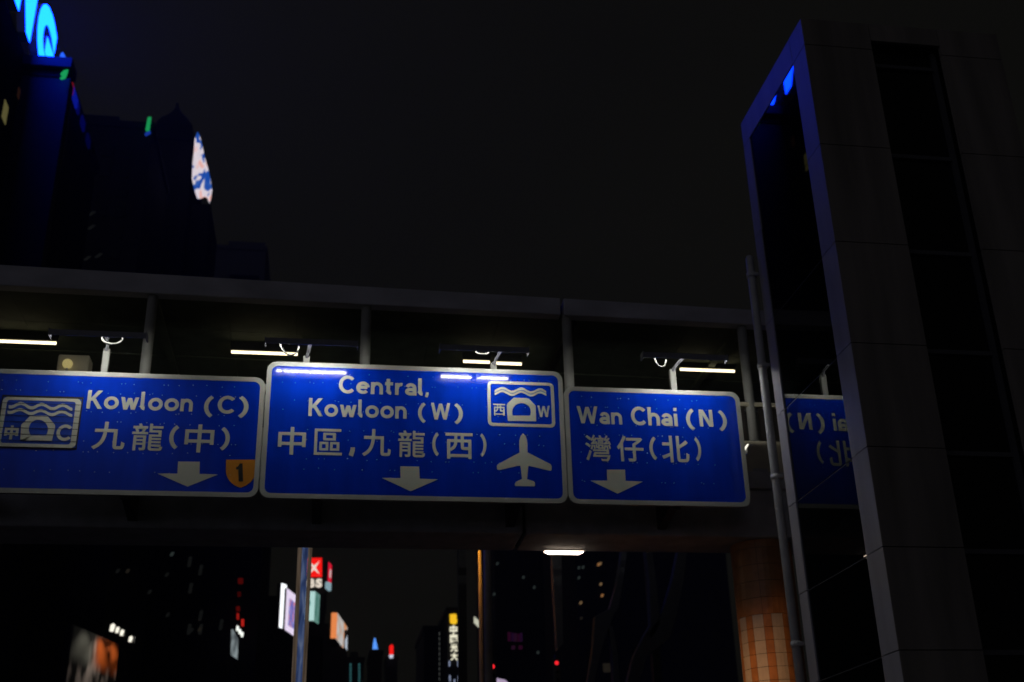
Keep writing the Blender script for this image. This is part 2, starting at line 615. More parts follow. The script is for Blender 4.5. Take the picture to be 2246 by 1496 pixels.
# route shield
sh = []
for k in range(0, 13):
    v = k / 12
    w = 1.0 if v < .35 else max(0.0, 1 - ((v - .35) / .65) ** 2.3) ** .75
    sh.append((1914 + 121 * w - 4 * v, 827 + 224 * v))
for k in range(11, -1, -1):
    v = k / 12
    w = 1.0 if v < .35 else max(0.0, 1 - ((v - .35) / .65) ** 2.3) ** .75
    sh.append((1914 - 118 * w - 4 * v, 827 + 224 * v))
shield = poly_on(s_left, ZL, sh, 'route_shield', M_ORANGE)
shield['label'] = 'orange route shield with a black figure 1'
poly_on(shield, ZL, [(1905, 857), (1928, 857), (1932, 1000), (1896, 1000), (1894, 905), (1876, 905), (1876, 887), (1893, 880)], 'route_number', M_BLACK, lift=.006)
# tunnel emblem on the middle sign
ZE = (1050, 820, 5.755)
a0, a1 = sp(1050 + 112 / 5.755, 820 + 380 / 5.755), sp(1050 + 955 / 5.755, 820 + 380 / 5.755)
b1, b0 = sp(1050 + 530 / 5.755, 820 + 102 / 5.755), sp(1050 + 530 / 5.755, 820 + 668 / 5.755)
em = MB().ring2d(rrect(a0.x, a1.x, b0.z, b1.z, 0.075, YS - 0.004), rrect(a0.x + .05, a1.x - .05, b0.z + .05, b1.z - .05, 0.035, YS - 0.004), (0, 0.003, 0)).build('tunnel_emblem', M_LET, s_mid)
wave(em, ZE, 200, 852, 200, 222, 22, 30, 300, 238, lift=.005)
wave(em, ZE, 202, 852, 237, 259, 22, 28, 300, 238, lift=.005)
arch(em, ZE, [(365, 595), (352, 385), (440, 303), (625, 308), (718, 400), (725, 600)], 540, 485, 118, 114, 528, lift=.005)
on_sign(em, ZE, [('西', 183, 333, 380, 528), ('W', 742, 897, 402, 546)], 0.03)
# airplane
plane = [(558, 750), (590, 785), (608, 835), (613, 880), (615, 992), (905, 1140), (921, 1165), (920, 1215), (905, 1225), (640, 1163), (626, 1163), (610, 1330), (690, 1355), (709, 1375), (708, 1412), (700, 1420), (468, 1418), (457, 1408), (456, 1385), (470, 1362), (547, 1328), (526, 1160), (500, 1160), (258, 1216), (236, 1210), (228, 1190), (230, 1155), (242, 1140), (515, 995), (512, 880), (513, 840), (528, 788)]
poly_on(s_mid, ZE, plane, 'airplane_symbol')
# tunnel emblem on the left sign: a changeable plate of horizontal slats
ZW = (0, 860, 10.685)
x0, x1 = sp(-1, 926).x, sp(173, 926).x
z1, z0 = sp(90, 873.5).z, sp(84, 981.5).z
pl = MB().box((x0 - .02, YS - .004, z0 - .02), (x1 + .02, YS - .001, z1 + .035)).build('changeable_plate', M_BLACK, s_left)
pl['label'] = 'slatted tunnel emblem plate with wave, arch and letter C'
ns = 8
for i in range(ns):
    za, zb = z0 + (z1 - z0) * i / ns, z0 + (z1 - z0) * (i + 1) / ns
    MB().box((x0, YS - .012, za + .004), (x1, YS - .004, zb - .002)).build('slat', mat('blue slat', (0.004, 0.045, 0.40), 0.45, var=.1), pl)
MB().ring2d(rrect(x0, x1, z0, z1, .07, YS - .016), rrect(x0 + .062, x1 - .075, z0 + .05, z1 - .045, .04, YS - .016), (0, .003, 0)).build('emblem_frame', M_LET, pl)
wave(pl, ZW, 210, 1700, 310, 375, 48, 75, 500, 490, lift=.017)
wave(pl, ZW, 180, 1700, 445, 520, 42, 70, 480, 490, lift=.017)
arch(pl, ZW, [(480, 1140), (500, 780), (720, 560), (1110, 560), (1310, 800), (1215, 1160)], 905, 880, 225, 225, 1025, lift=.017)
def _plate_text(body, xl, xr, yt, yb, off):
    f = lambda x, y: sp(x / 10.685, 860 + y / 10.685)
    X0, X1, Z1, Z0 = f(xl, 950).x, f(xr, 950).x, f((xl + xr) / 2, yt).z, f((xl + xr) / 2, yb).z
    y = YS - .0175
    if ord(body) > 255:
        text_on(body, 'lettering', M_LET, pl, (X0, y, Z0), (X1, y, Z0), (X0, y, Z1), offset=off)
    else:
        strokes_on(body, 'lettering', M_LET, pl, (X0, y, Z0), (X1, y, Z0), (X0, y, Z1), .18)
_plate_text('C', 1330, 1680, 770, 1150, .06)
_plate_text('中', 110, 440, 790, 1120, .05)
for i in range(1, ns):
    z = z0 + (z1 - z0) * i / ns
    MB().box((x0, YS - .0195, z - .004), (x1, YS - .0185, z + .004)).build('slat_gap', M_BLACK, pl)

# ------------------------------------------------------------------ lamps over the signs
M_HOUS = mat('grey lamp housing', (0.20, 0.20, 0.22), 0.5, var=.1)
M_INNER = mat('white reflector', (0.8, 0.8, 0.78), 0.4, var=.03)
M_POST = mat('pale post paint', (0.30, 0.30, 0.27), 0.5, var=.08)
M_CABLE = mat('pale cable', (0.06, 0.06, 0.052), 0.5, var=.05)
E_TUBE = emit('sign lamp tube', (1.0, 1.0, 0.94), 122.0, True)


def sign_lamp(xc, xpost, ztop, label, cable, tubes=((-.53, .53),)):
    yl, zl = 16.43, 7.27 + HC
    t = thing('sign_lamp', label, 'lamp', (xpost, 17.08, ztop - 0.25), 'lamps over the road signs')
    MB().box((xpost - .05, 17.065, ztop - .3), (xpost + .05, 17.15, zl + .08)).build('post', mat('lamp post paint', (.17, .17, .15), .5), t, .01)
    MB().tube([(xpost, 17.08, zl + .05), (xpost + .03, 16.95, zl + .10), (xpost + .05, 16.7, zl + .10), ((xpost + .05), yl + .02, zl + .07)], .026).build('arm', M_HOUS, t)
    L = .68
    # trough: top plate, front skirt, short rear lip, end caps (the opening faces the sign below)
    prof = [(-.07, -.05), (-.085, -.05), (-.08, .042), (.075, .058), (.08, .04), (-.06, .03)]
    MB().prism([(xc - L, yl + a, zl + b) for a, b in prof], (2 * L, 0, 0)).build('housing', M_HOUS, t)
    for k in (-1, 1):
        MB().box((xc + k * L, yl - .085, zl - .05), (xc + k * (L + .012), yl + .08, zl + .06)).build('end_cap', M_HOUS, t)
    for a, b in tubes:
        MB().tube([(xc + a, yl + .005, zl + .012), (xc + b, yl + .005, zl + .012)], .013, 10).build('tube', E_TUBE, t, smooth=True)
    cx, w, dz, tilt = cable
    pts = []
    for i in range(15):
        a = math.pi * i / 14
        pts.append((cx - w * math.cos(a), yl + .10, zl + .02 + tilt * math.cos(a) - dz * math.sin(a)))
    MB().tube(pts, .013, 6).build('cable_loop', M_CABLE, t, smooth=True)
    return t


def xl(px, py):
    return P(px, py, 16.43).x


sign_lamp(xl(217, 733), P(232, 790, 17.1).x, ZTL, 'long lamp on a post over the Kowloon (C) sign', (xl(243, 745), .15, .10, .0))
sign_lamp(xl(684, 748), P(673, 775, 17.1).x, ZTC, 'lamp over the left part of the Central sign', (xl(634, 765), .14, .17, .03), ((-.55, -.35), (-.337, -.14), (-.128, .53)))
sign_lamp(xl(1062, 772), P(1082, 790, 17.1).x, ZTC, 'lamp over the right part of the Central sign', (xl(1060, 778), .10, .04, .0), ((-.55, -.06), (.02, .53)))
sign_lamp(xl(1500, 772), P(1475, 820, 17.1).x, ZTR, 'lamp with hanging cable over the Wan Chai sign', (xl(1452, 785), .09, .14, .02))

# ------------------------------------------------------------------ footbridge behind the signs
YB = 18.0
XB0, XB1 = -22.0, 13.0
ztop_r = lambda x: 9.075 + HC - .0165 * x
zbot_r = lambda x: 8.735 + HC - .0105 * x
XJ = P(1233, 670, YB).x           # roof joint
XG = P(1150, 1140, YB).x          # girder joint
fb = thing('footbridge', 'covered grey footbridge spanning the road behind the signs', 'footbridge', (0, YB, 0))
def sloped(x0, x1, y0, y1, zb, zt):
    return MB().loft([[(x, y0, zb(x)), (x, y1, zb(x)), (x, y1, zt(x)), (x, y0, zt(x))] for x in (x0, x1)])
for a, b in ((XB0, XJ - .03), (XJ + .03, XB1)):
    sloped(a, b, YB, YB + .22, zbot_r, ztop_r).build('roof_fascia', M_ROOF, fb, .015)
    sloped(a, b, YB + 4.0, YB + 4.2, zbot_r, ztop_r).build('roof_fascia', M_ROOF, fb)
    sloped(a, b, YB + .22, YB + 4.0, lambda x: zbot_r(x) + .10, lambda x: ztop_r(x) - .03).build('roof_slab', M_GAP, fb)
cxs = [P(328, 720, YB + .12).x, P(802, 740, YB + .12).x, P(1246, 770, YB + .12).x, P(1636, 800, YB + .12).x]
pit = (cxs[2] - cxs[0]) / 2
cxs = [cxs[0] - k * pit for k in range(5, 0, -1)] + cxs + [cxs[3] + pit]
for i in range(len(cxs) - 1):     # ceiling panels between the columns
    for k in range(3):
        xa, xb = cxs[i] + pit / 3 * k + .004, cxs[i] + pit / 3 * (k + 1) - .004
        for y0 in (YB + .3, YB + 1.5, YB + 2.75):
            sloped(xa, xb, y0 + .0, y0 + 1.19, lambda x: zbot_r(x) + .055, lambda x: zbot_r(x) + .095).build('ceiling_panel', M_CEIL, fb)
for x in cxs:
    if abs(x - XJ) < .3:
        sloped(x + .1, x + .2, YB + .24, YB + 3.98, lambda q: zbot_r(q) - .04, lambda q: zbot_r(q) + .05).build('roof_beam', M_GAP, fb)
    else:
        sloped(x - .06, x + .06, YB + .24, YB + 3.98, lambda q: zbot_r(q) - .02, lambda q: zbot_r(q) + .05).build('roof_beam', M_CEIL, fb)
    MB().loft([[(x + .085 * math.cos(a * math.pi / 6), YB + .13 + .085 * math.sin(a * math.pi / 6), z) for a in range(12)] for z in (5.9 + HC, zbot_r(x) - .001)]).build('column', M_POST, fb, smooth=True)
    MB().box((x - .13, YB + .01, 5.93 + HC), (x + .13, YB + .27, 6.0 + HC)).build('column_base', M_STEEL, fb)
ZG0, ZG1 = 4.82 + HC, 5.93 + HC
for a, b in ((XB0, XG - .025), (XG + .025, XB1)):
    MB().box((a, YB, ZG0), (b, YB + 1.1, ZG1 - .3)).build('box_girder', M_CONC, fb, .03)
    MB().box((a, YB - .05, ZG1 - .30), (b, YB + 4.2, ZG1)).build('deck_slab', M_CONC, fb, .02)
    MB().box((a, YB + .02, ZG1), (b, YB + .25, 6.49 + HC)).build('parapet', M_CREAM, fb, .01)
    MB().box((a, YB + 3.95, ZG1), (b, YB + 4.15, 6.6 + HC)).build('parapet', M_CREAM, fb, .01)
    MB().box((a, YB + .06, 7.13 + HC), (b, YB + .2, 7.21 + HC)).build('handrail', M_CREAM, fb, .01)
    MB().box((a, YB + 3.98, 7.13 + HC), (b, YB + 4.1, 7.21 + HC)).build('handrail', M_CREAM, fb, .01)
MB().box((XG - .02, YB + .05, ZG0 + .05), (XG + .02, YB + 1.0, ZG1 - .05)).build('expansion_joint', M_GAP, fb)
for i in range(len(cxs) - 1):
    MB().box((cxs[i] + .12, YB + .11, 6.50 + HC), (cxs[i + 1] - .12, YB + .14, 7.12 + HC)).build('railing_panel', mat('smoked panel', (.04, .035, .03), .2), fb)
for px_ in (-60, 280, 695, 1130, 1470):      # arms that hold the signs
    x = P(px_, 1100, 17.4).x
    MB().prism([(x - .07, 17.07, 5.10 + HC), (x - .07, YB, 4.92 + HC), (x - .07, YB, 5.34 + HC), (x - .07, 17.07, 5.24 + HC)], (.14, 0, 0)).build('sign_bracket', M_DARK, fb)
    MB().box((x - .06, 17.07, 5.0 + HC), (x + .06, 17.14, 6.85 + HC)).build('sign_rail', M_DARK, fb)
# pier dressed in orange and pale tiles
pc = P(1690, 1400, YB + .55)
PR = .50
M_OT = mat('orange tile', (0.46, 0.21, 0.08), 0.4, var=.2, scale=5)
M_WT = mat('pale tile', (0.55, 0.50, 0.46), 0.35, var=.08, scale=8)
def pier(x, y, name_label, detail):
    t = thing('bridge_pier', name_label, 'pier', (x, y, .13), 'piers under the footbridge')
    MB().loft([[(x + (PR - .012) * math.cos(a * math.pi / 16), y + (PR - .012) * math.sin(a * math.pi / 16), z) for a in range(32)] for z in (.1, ZG0 - .01)]).build('shaft', M_GAP, t, smooth=True)
    ztile = P(1660, 1366, y).z
    n = 10
    zs = [ztile + .06 + .27 * k for k in range(0, 9)] if detail else [ztile]
    zs = [z for z in zs if z < ZG0 - .1] + [ZG0]
    for k in range(len(zs) - 1):
        for i in range(6):
            tile(t, x, y, 2 * math.pi * i / 6, 2 * math.pi * (i + 1) / 6, zs[k], zs[k + 1], M_OT)
    hh = .205
    zz = ztile + .06
    while zz > .25:
        for i in range(n):
            a0 = 2 * math.pi * i / n + .05
            da = 2 * math.pi / n
            tile(t, x, y, a0, a0 + da * .58, max(.13, zz - hh), zz, M_WT)
            tile(t, x, y, a0 + da * .58, a0 + da, max(.13, zz - hh), zz, M_OT)
        zz -= hh
        if not detail:
            hh = .9
    return t
def tile(t, x, y, a0, a1, z0, z1, m):
    g = .0035
    n = 6 if a1 - a0 > .6 else 3
    rings = []
    mb = MB()
    for r in (PR - .012, PR):
        for z in (z0 + g, z1 - g):
            rings.append([(x + r * math.cos(a0 + .004 + (a1 - a0 - .008) * k / n), y + r * math.sin(a0 + .004 + (a1 - a0 - .008) * k / n), z) for k in range(n + 1)])
    for R in rings:
        mb.v += R
    k = n + 1
    for i in range(n):
        mb.f += [(2 * k + i, 2 * k + i + 1, 3 * k + i + 1, 3 * k + i), (i, 2 * k + i, 2 * k + i + 1, i + 1), (k + i, k + i + 1, 3 * k + i + 1, 3 * k + i)]
    mb.f += [(0, k, 3 * k, 2 * k), (n, 2 * k + n, 3 * k + n, k + n)]
    mb.build('tile', m, t)
pier(pc.x, YB + .55, 'round bridge pier in orange and pale tiles lit amber', True)

# tube lights under the bridge roof
E_WARM = emit('warm tube', (1.0, .84, .52), 3.0, True)
for px0, px1, py, lab in ((-120, 126, 746, 'long warm tube light above the Kowloon (C) sign'), (505, 655, 773, 'warm tube light up and left of the Central sign'),
                          (1014, 1076, 793, 'short warm tube light, left of the close pair'), (1085, 1146, 797, 'short warm tube light, right of the close pair'),
                          (1490, 1613, 811, 'warm tube light above the Wan Chai sign')):
    a, b = P(px0, py, 19.95), P(px1, py + (px1 - px0) * .02, 19.95)
    z = (a.z + b.z) / 2
    t = thing('ceiling_light', lab, 'tube light', ((a.x + b.x) / 2, 19.95, z), 'tube lights in the footbridge')
    MB().box((a.x, 19.92, z + .03), (b.x, 19.98, zbot_r(a.x) + .05)).build('housing', M_DARK, t)
    MB().tube([(a.x + .02, 19.95, z), (b.x - .02, 19.95, z)], .025, 10).build('tube', E_WARM, t, smooth=True)
# light under the girder
a, b = P(1194, 1211, 19.02), P(1280, 1212, 19.02)
t = thing('soffit_light', 'bright white strip light under the footbridge girder', 'strip light', ((a.x + b.x) / 2, 19.0, ZG0))
MB().box((a.x, 18.95, ZG0 - .022), (b.x, 19.09, ZG0 - .001)).build('housing', M_STEEL, t)
MB().prism([(a.x, 18.97, ZG0 - .024), (a.x + .07, 18.97, ZG0 - .058), (b.x - .07, 18.97, ZG0 - .058), (b.x, 18.97, ZG0 - .024)], (0, .11, 0)).build('diffuser', emit('soffit lamp', (1.0, .80, .62), 6.0, True), t)
# cabinet and pale globe seen above the left sign
a, b = P(128, 776, 19.4), P(192, 815, 19.4)
t = thing('service_cabinet', 'small cream cabinet glimpsed over the Kowloon (C) sign', 'cabinet', (a.x, 19.5, 5.93 + HC))
MB().box((a.x, 19.4, 5.93 + HC), (b.x, 19.75, a.z)).build('body', M_CREAM, t, .03)
MB().box((a.x + .03, 19.385, 6.2 + HC), (b.x - .03, 19.4, a.z - .04)).build('door', M_CREAM, t, .01)
g = P(148, 798, 19.3)  # small pale round object, given a dim yellow glow
t = thing('pale_globe', 'dim yellow globe beside the cream cabinet', 'lamp', (g.x, 19.3, 5.93 + HC))
mb = MB()
mb.loft([[(g.x + .085 * math.sin(p * math.pi / 8) * math.cos(q * math.pi / 6), 19.3 + .085 * math.sin(p * math.pi / 8) * math.sin(q * math.pi / 6), g.z - .085 * math.cos(p * math.pi / 8)) for q in range(12)] for p in range(1, 8)])
mb.build('globe', emit('globe glow', (1, .82, .32), .34, True), t, smooth=True)
MB().tube([(g.x, 19.3, 5.93 + HC), (g.x, 19.3, g.z - .075)], .02).build('stem', M_STEEL, t)
g = P(1637, 982, 17.02)  # small glowing piece for the bright spot at the sign edge
t = thing('edge_spot', 'tiny bright spot at the edge of the Wan Chai sign', 'lamp', tuple(g))
MB().prism([(g.x - .03, 17.0, g.z - .05), (g.x + .04, 17.0, g.z + .05), (g.x + .02, 17.0, g.z + .06), (g.x - .045, 17.0, g.z - .02)], (0, .04, 0)).build('lens', emit('edge spot glow', (1, .95, .8), 1.3), t)
MB().box((g.x - .04, 17.04, g.z - .1), (g.x + .02, 17.08, g.z + .04)).build('spot_back', M_STEEL, t)

# ------------------------------------------------------------------ lift tower on the right
XG_ = 6.692
TX0, TX1, TY0, TY1 = 6.672, 9.83, 13.30, 16.07
TZ = 11.53 + HC
lt = thing('lift_tower', 'granite lift tower with a framed dark glass side', 'lift tower', ((TX0 + TX1) / 2, (TY0 + TY1) / 2, .13))
MB().box((TX0 + .06, TY0 + .25, .13), (TX1 - .06, TY1 - .06, TZ - .1)).build('core', M_GAP, lt)
M_HOUSD = mat('dull joint seal', (.07, .07, .075), .6)
GY0, GY1 = 13.775, 15.77
zj = [.13, 1.15 + HC, 2.23 + HC, 3.47 + HC, 4.76 + HC, 6.20 + HC, 7.72 + HC, 9.30 + HC, 11.05 + HC]
M_PANE = bpy.data.materials.new('mirror dark glass')
M_PANE.use_nodes = True
_t = M_PANE.node_tree
_b = _t.nodes['Principled BSDF']
_b.inputs['Base Color'].default_value = (.003, .004, .004, 1)
_b.inputs['Roughness'].default_value = .012
_b.inputs['IOR'].default_value = 1.36
_n = _t.nodes.new('ShaderNodeTexNoise')
_n.inputs['Scale'].default_value = .7
_bp = _t.nodes.new('ShaderNodeBump')
_bp.inputs['Strength'].default_value = .02
_bp.inputs['Distance'].default_value = .02
_tc = _t.nodes.new('ShaderNodeTexCoord')
_t.links.new(_tc.outputs['Object'], _n.inputs['Vector'])
_t.links.new(_n.outputs['Fac'], _bp.inputs['Height'])
_t.links.new(_bp.outputs[0], _b.inputs['Normal'])
for i in range(len(zj) - 1):
    za_, zb_ = zj[i] + .010, zj[i + 1] - .010
    lean = .0048 * (zb_ - za_) if i >= len(zj) - 3 else 0.0
    MB().prism([(XG_, GY0 + .004, za_), (XG_ + .03, GY0 + .004, za_), (XG_ + .03 - lean, GY0 + .004, zb_), (XG_ - lean, GY0 + .004, zb_)], (0, GY1 - GY0 - .008, 0)).build('glass_pane', M_PANE, lt)
    if i:
        MB().box((XG_ + .006, GY0 + .004, zj[i] - .008), (XG_ + .03, GY1 - .004, zj[i] + .008)).build('pane_joint', M_HOUSD, lt)
    g = .006
    MB().box((TX0, TY0 + .012, zj[i] + g), (TX0 + .06, GY0, zj[i + 1] - g)).build('frame_panel', M_FRAME, lt)
    MB().box((TX0, GY1, zj[i] + g), (TX0 + .06, TY1, zj[i + 1] - g)).build('frame_panel', M_FRAME, lt)
    MB().box((TX0 + .004, TY0, zj[i] + g), (7.735, TY0 + .06, zj[i + 1] - g)).build('granite_panel', M_GRAN, lt)
    MB().box((8.845, TY0, zj[i] + g), (TX1, TY0 + .06, zj[i + 1] - g)).build('granite_panel', M_GRAN, lt)
    MB().box((TX1 - .06, TY0 + .062, zj[i] + g), (TX1, TY1, zj[i + 1] - g)).build('granite_panel', M_GRAN, lt)
    MB().box((TX0 + .062, TY1 - .05, zj[i] + g), (TX1 - .062, TY1, zj[i + 1] - g)).build('granite_panel', M_GRAN, lt)
    MB().box((7.735, TY0 + .22, zj[i] + g), (8.845, TY0 + .245, zj[i + 1] - g)).build('recessed_pane', M_DGLASS, lt)
for z in zj[1:-1] + [10.9 + HC]:
    MB().box((7.737, TY0 + .17, z - .03), (8.843, TY0 + .219, z + .03)).build('transom', M_HOUSD, lt)
for x in (7.775, 8.805):
    MB().box((x - .035, TY0 + .16, .14), (x + .035, TY0 + .218, 11.2 + HC)).build('mullion', M_HOUSD, lt)
for a, b in ((TY0 + .012, 13.775), (13.785, TY1)):
    MB().box((TX0, a, 11.05 + HC + .006), (TX0 + .06, b, TZ)).build('frame_panel', M_FRAME, lt)
for a, b in ((TX0 + .004, 7.735), (7.741, 8.839), (8.845, TX1)):
    MB().box((a, TY0, (11.22 if 7.74 < a < 8.8 else 11.056) + HC), (b, TY0 + .06, TZ)).build('granite_panel', M_GRAN, lt)
MB().box((7.735, TY0 + .06, 11.22 + HC), (8.845, TY0 + .245, 11.26 + HC)).build('recess_head', M_DARK, lt)
MB().box((TX0 + .05, TY0 + .05, TZ - .1), (TX1, TY1, TZ - .02)).build('roof', M_GRAN, lt)
# drain pipe at the tower's far corner
dp = thing('drain_pipe', 'tall grey drain pipe at the far corner of the lift tower', 'pipe', (6.60, 16.25, .13))
zt = P(1648, 563, 16.25).z
px_ = P(1650, 620, 16.25).x
MB().tube([(px_, 16.25, .13), (px_, 16.25, zt - .05), (px_ + .01, 16.25, zt)], [.066, .066, .05], 14).build('pipe', M_STEEL, dp, smooth=True)
for z in (2.0, 4.3, P(1703, 1045, 16.2).z, 8.6, zt - .35):
    MB().box((px_ - .02, 16.17, z - .03), (px_ + .10, 16.33, z + .03)).build('bracket', M_STEEL, dp, .01)
    MB().tube([(px_, 16.25, z - .04), (px_, 16.25, z + .04)], .08, 14).build('collar', M_STEEL, dp, smooth=True)

# ------------------------------------------------------------------ poles and struts beyond the bridge
# polished post; its blue reflection and edge sheen are put in as glow
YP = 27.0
t = thing('steel_post', 'tall steel post with a painted-on blue reflection below the Central sign', 'post', (P(660, 1350, YP).x, YP, 0))
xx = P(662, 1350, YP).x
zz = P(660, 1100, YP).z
MB().box((xx - .16, YP, 0), (xx - .07, YP + .12, zz)).build('painted_edge_sheen', picture('painted edge sheen', [(.3, (.05, .035, .025)), (.5, (.10, .072, .05)), (.7, (.16, .12, .09))], .6, 3.0, coord='Object', stretch=(9, 1, .35)), t, .01)
MB().box((xx + .075, YP, 0), (xx + .16, YP + .12, zz)).build('painted_edge_sheen', bpy.data.materials['painted edge sheen'], t, .01)
MB().box((xx - .065, YP + .03, 0), (xx + .07, YP + .1, zz)).build('painted_reflection', picture('painted blue reflection', [(.3, (.03, .05, .15)), (.5, (.07, .12, .30)), (.7, (.22, .28, .46))], .42, 2.2, coord='Object', stretch=(4, 1, .8), distort=.6), t)

sl = thing('street_lamp', 'thin amber street lamp pole lit by its own hidden head', 'street lamp', (P(1053, 1300, 31).x, 31, 0))
xa, za = P(1053, 1260, 31).x, P(1053, 1145, 31).z
MB().tube([(xa, 31, 0), (xa, 31, za + .4)], [.07, .045], 10).build('pole', mat('street lamp paint', (.4, .4, .4), .5), sl, smooth=True)
zh = P(1053, 1190, 31).z
MB().tube([(xa, 31, zh + .25), (xa - .12, 30.85, zh + .3), (xa - .3, 30.72, zh + .22)], .03).build('arm', MATS['street lamp paint'], sl)
MB().box((xa - .62, 30.55, zh + .06), (xa - .22, 30.85, zh + .2)).build('head', M_DARK, sl, .03)
MB().box((xa - .58, 30.59, zh + .03), (xa - .26, 30.81, zh + .058)).build('lens', emit('sodium lens', (1, .36, .025), 48.0, True), sl)
gp = thing('grey_pole', 'slim grey pole just right of the amber lamp pole', 'pole', (P(1071, 1400, 26).x, 26, 0))
xa = P(1070, 1350, 26).x
MB().tube([(xa, 26, 0), (xa, 26, 8.6)], [.10, .085], 14).build('shaft', mat('grey pole paint', (.36, .33, .33), .5), gp, smooth=True)
MB().tube([(xa, 26, 0), (xa, 26, .25)], .14, 14).build('base', MATS['grey pole paint'], gp)

M_RED = emit('red signal', (1, .02, .03), 1.0)
def signal_head(p, t, name='signal_head'):
    h = MB().box((p.x - .13, p.y, p.z - .75), (p.x + .13, p.y + .16, p.z + .16)).build(name, M_DARK, t, .02)
    for k, m in ((0, M_RED), (-.29, M_DGLASS), (-.58, M_DGLASS)):
        MB().loft([[(p.x + r * math.cos(a * math.pi / 6), p.y - y, p.z + k + r * math.sin(a * math.pi / 6)) for a in range(12)] for r, y in ((.075, .0), (.07, .012), (.03, .03))]).build('lens', m, h, smooth=True)
for px_, py, Y, lab in ((1068, 1466, 42, 'red traffic light just left of the slim grey pole'), (1081, 1462, 42, 'red traffic light just right of the slim grey pole'), (1221, 1454, 42, 'red traffic light under the hanging grey column')):
    p = P(px_, py, Y)
    t = thing('traffic_light', lab, 'traffic light', (p.x, Y, 0), 'red traffic lights ahead')
    MB().tube([(p.x + .02, Y + .25, 0), (p.x + .02, Y + .25, p.z + .3)], .05).build('pole', M_DARK, t, smooth=True)
    signal_head(p, t)
# tapered grey column with a cut end (sign mast arm)
a, b = P(1221, 1200, 30), P(1229, 1422, 30)
t = thing('hanging_column', 'dim grey column below the strip light, ending above a red light', 'column', (b.x, 30, b.z))
MB().prism([P(1209, 1195, 30), P(1232, 1195, 30), P(1236, 1412, 30), P(1222, 1428, 30)], (0, .3, 0)).build('shaft', mat('dim grey paint', (.16, .16, .16), .7), t, .02)
MB().box((a.x - 2.6, 30, a.z), (a.x + 2.6, 30.3, a.z + .35)).build('cross_beam', MATS['dim grey paint'], t)
for s_ in (-2.5, 2.5):
    MB().box((a.x + s_ - .1, 30.02, 0), (a.x + s_ + .1, 30.28, a.z + .0)).build('leg', M_DARK, t)
# forked steel supports
M_STRUT = mat('blue grey strut paint', (.10, .105, .125), .7, var=.15)
def forked(name_label, Y, limbs, base):
    t = thing('forked_support', name_label, 'support', (base.x, Y, 0), 'forked steel supports')
    for L in limbs:
        q = [P(x, y, Y) for x, y in L]
        MB().prism(q, (0, .28, 0)).build('limb', M_STRUT, t, .015)
    low = P(limbs[0][-2][0], 1496, Y)
    return t
def band(pts, w):
    n = len(pts)
    out1 = [(x - w[i] / 2, y) for i, (x, y) in enumerate(pts)]
    out2 = [(x + w[i] / 2, y) for i, (x, y) in enumerate(pts)]
    return out2 + out1[::-1]
forked('forked grey steel support under the bridge, left one', 29, [band([(1372, 1195), (1360, 1280), (1347, 1335), (1325, 1352), (1311, 1420), (1296, 1500), (1205, 2010)], [12, 14, 20, 40, 20, 15, 15]),
                                                              band([(1340, 1372), (1349, 1430), (1353, 1500), (1390, 2010)], [8, 12, 14, 14])], P(1310, 1496, 29))
forked('forked grey steel support under the bridge, right one', 27, [band([(1500, 1195), (1488, 1270), (1468, 1350), (1440, 1400), (1405, 1440), (1388, 1500), (1260, 2040)], [20, 26, 34, 60, 30, 26, 24]),
                                                               band([(1422, 1195), (1432, 1270), (1438, 1370), (1420, 1400)], [14, 16, 22, 22])], P(1400, 1496, 27))

# amber floodlight on the pavement by the pier (its lamp lights the tiles)
fl = thing('amber_floodlight', 'amber floodlight low beside the road, shining up at the pier', 'floodlight', (4.4, 16.4, 0))
MB().tube([(4.4, 16.4, 0), (4.4, 16.4, 1.25)], .04).build('stand', M_DARK, fl)
dirv = (Vector((pc.x, YB + .55, 3.2)) - Vector((4.4, 16.4, 1.45))).normalized()
sd = Vector((-dirv.y, dirv.x, 0)).normalized()
upv = sd.cross(dirv)
c0 = Vector((4.4, 16.4, 1.42))
MB().loft([[c0 + sd * a * .16 + upv * b * .12 + dirv * d for a, b in ((-1, -1), (1, -1), (1, 1), (-1, 1))] for d in (-.14, .0)]).build('head', M_DARK, fl)
MB().loft([[c0 + sd * a * .13 + upv * b * .10 + dirv * d for a, b in ((-1, -1), (1, -1), (1, 1), (-1, 1))] for d in (.002, .01)]).build('lens', emit('amber lens', (1, .40, .06), 8.0), fl)
sl_ = bpy.data.lights.new('amber_flood_lamp', 'SPOT')
sl_.energy = 300
sl_.color = (1.0, .47, .16)
sl_.spot_size = math.radians(48)
sl_.spot_blend = .6
sl_.shadow_soft_size = .1
slo = bpy.data.objects.new('amber_flood_lamp', sl_)
COL.objects.link(slo)
slo.parent = fl
slo.location = c0 + dirv * .05 - Vector((4.4, 16.4, 0))
aim = (Vector((pc.x, YB + .35, 3.35)) - c0).normalized()
slo.rotation_euler = aim.to_track_quat('-Z', 'Y').to_euler()


# ------------------------------------------------------------------ distant city
def bbox_building(name, label, x0, x1, y0, y1, zt, m=None, cat='building', group='dark city towers', plant=True):
    t = thing(name, label, cat, ((x0 + x1) / 2, (y0 + y1) / 2, 0), group)
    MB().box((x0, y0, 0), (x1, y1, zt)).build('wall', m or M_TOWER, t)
    rf = MB().box((x0 - .3, y0 - .3, zt), (x1 + .3, y1 + .3, zt + 1.0)).build('roof', m or M_TOWER, t)
    if plant:
        MB().box((x0 + (x1 - x0) * .3, y0 + 2, zt + 1.0), (x0 + (x1 - x0) * .7, y0 + 8, zt + 3.2)).build('plant_room', m or M_TOWER, rf)
    return t


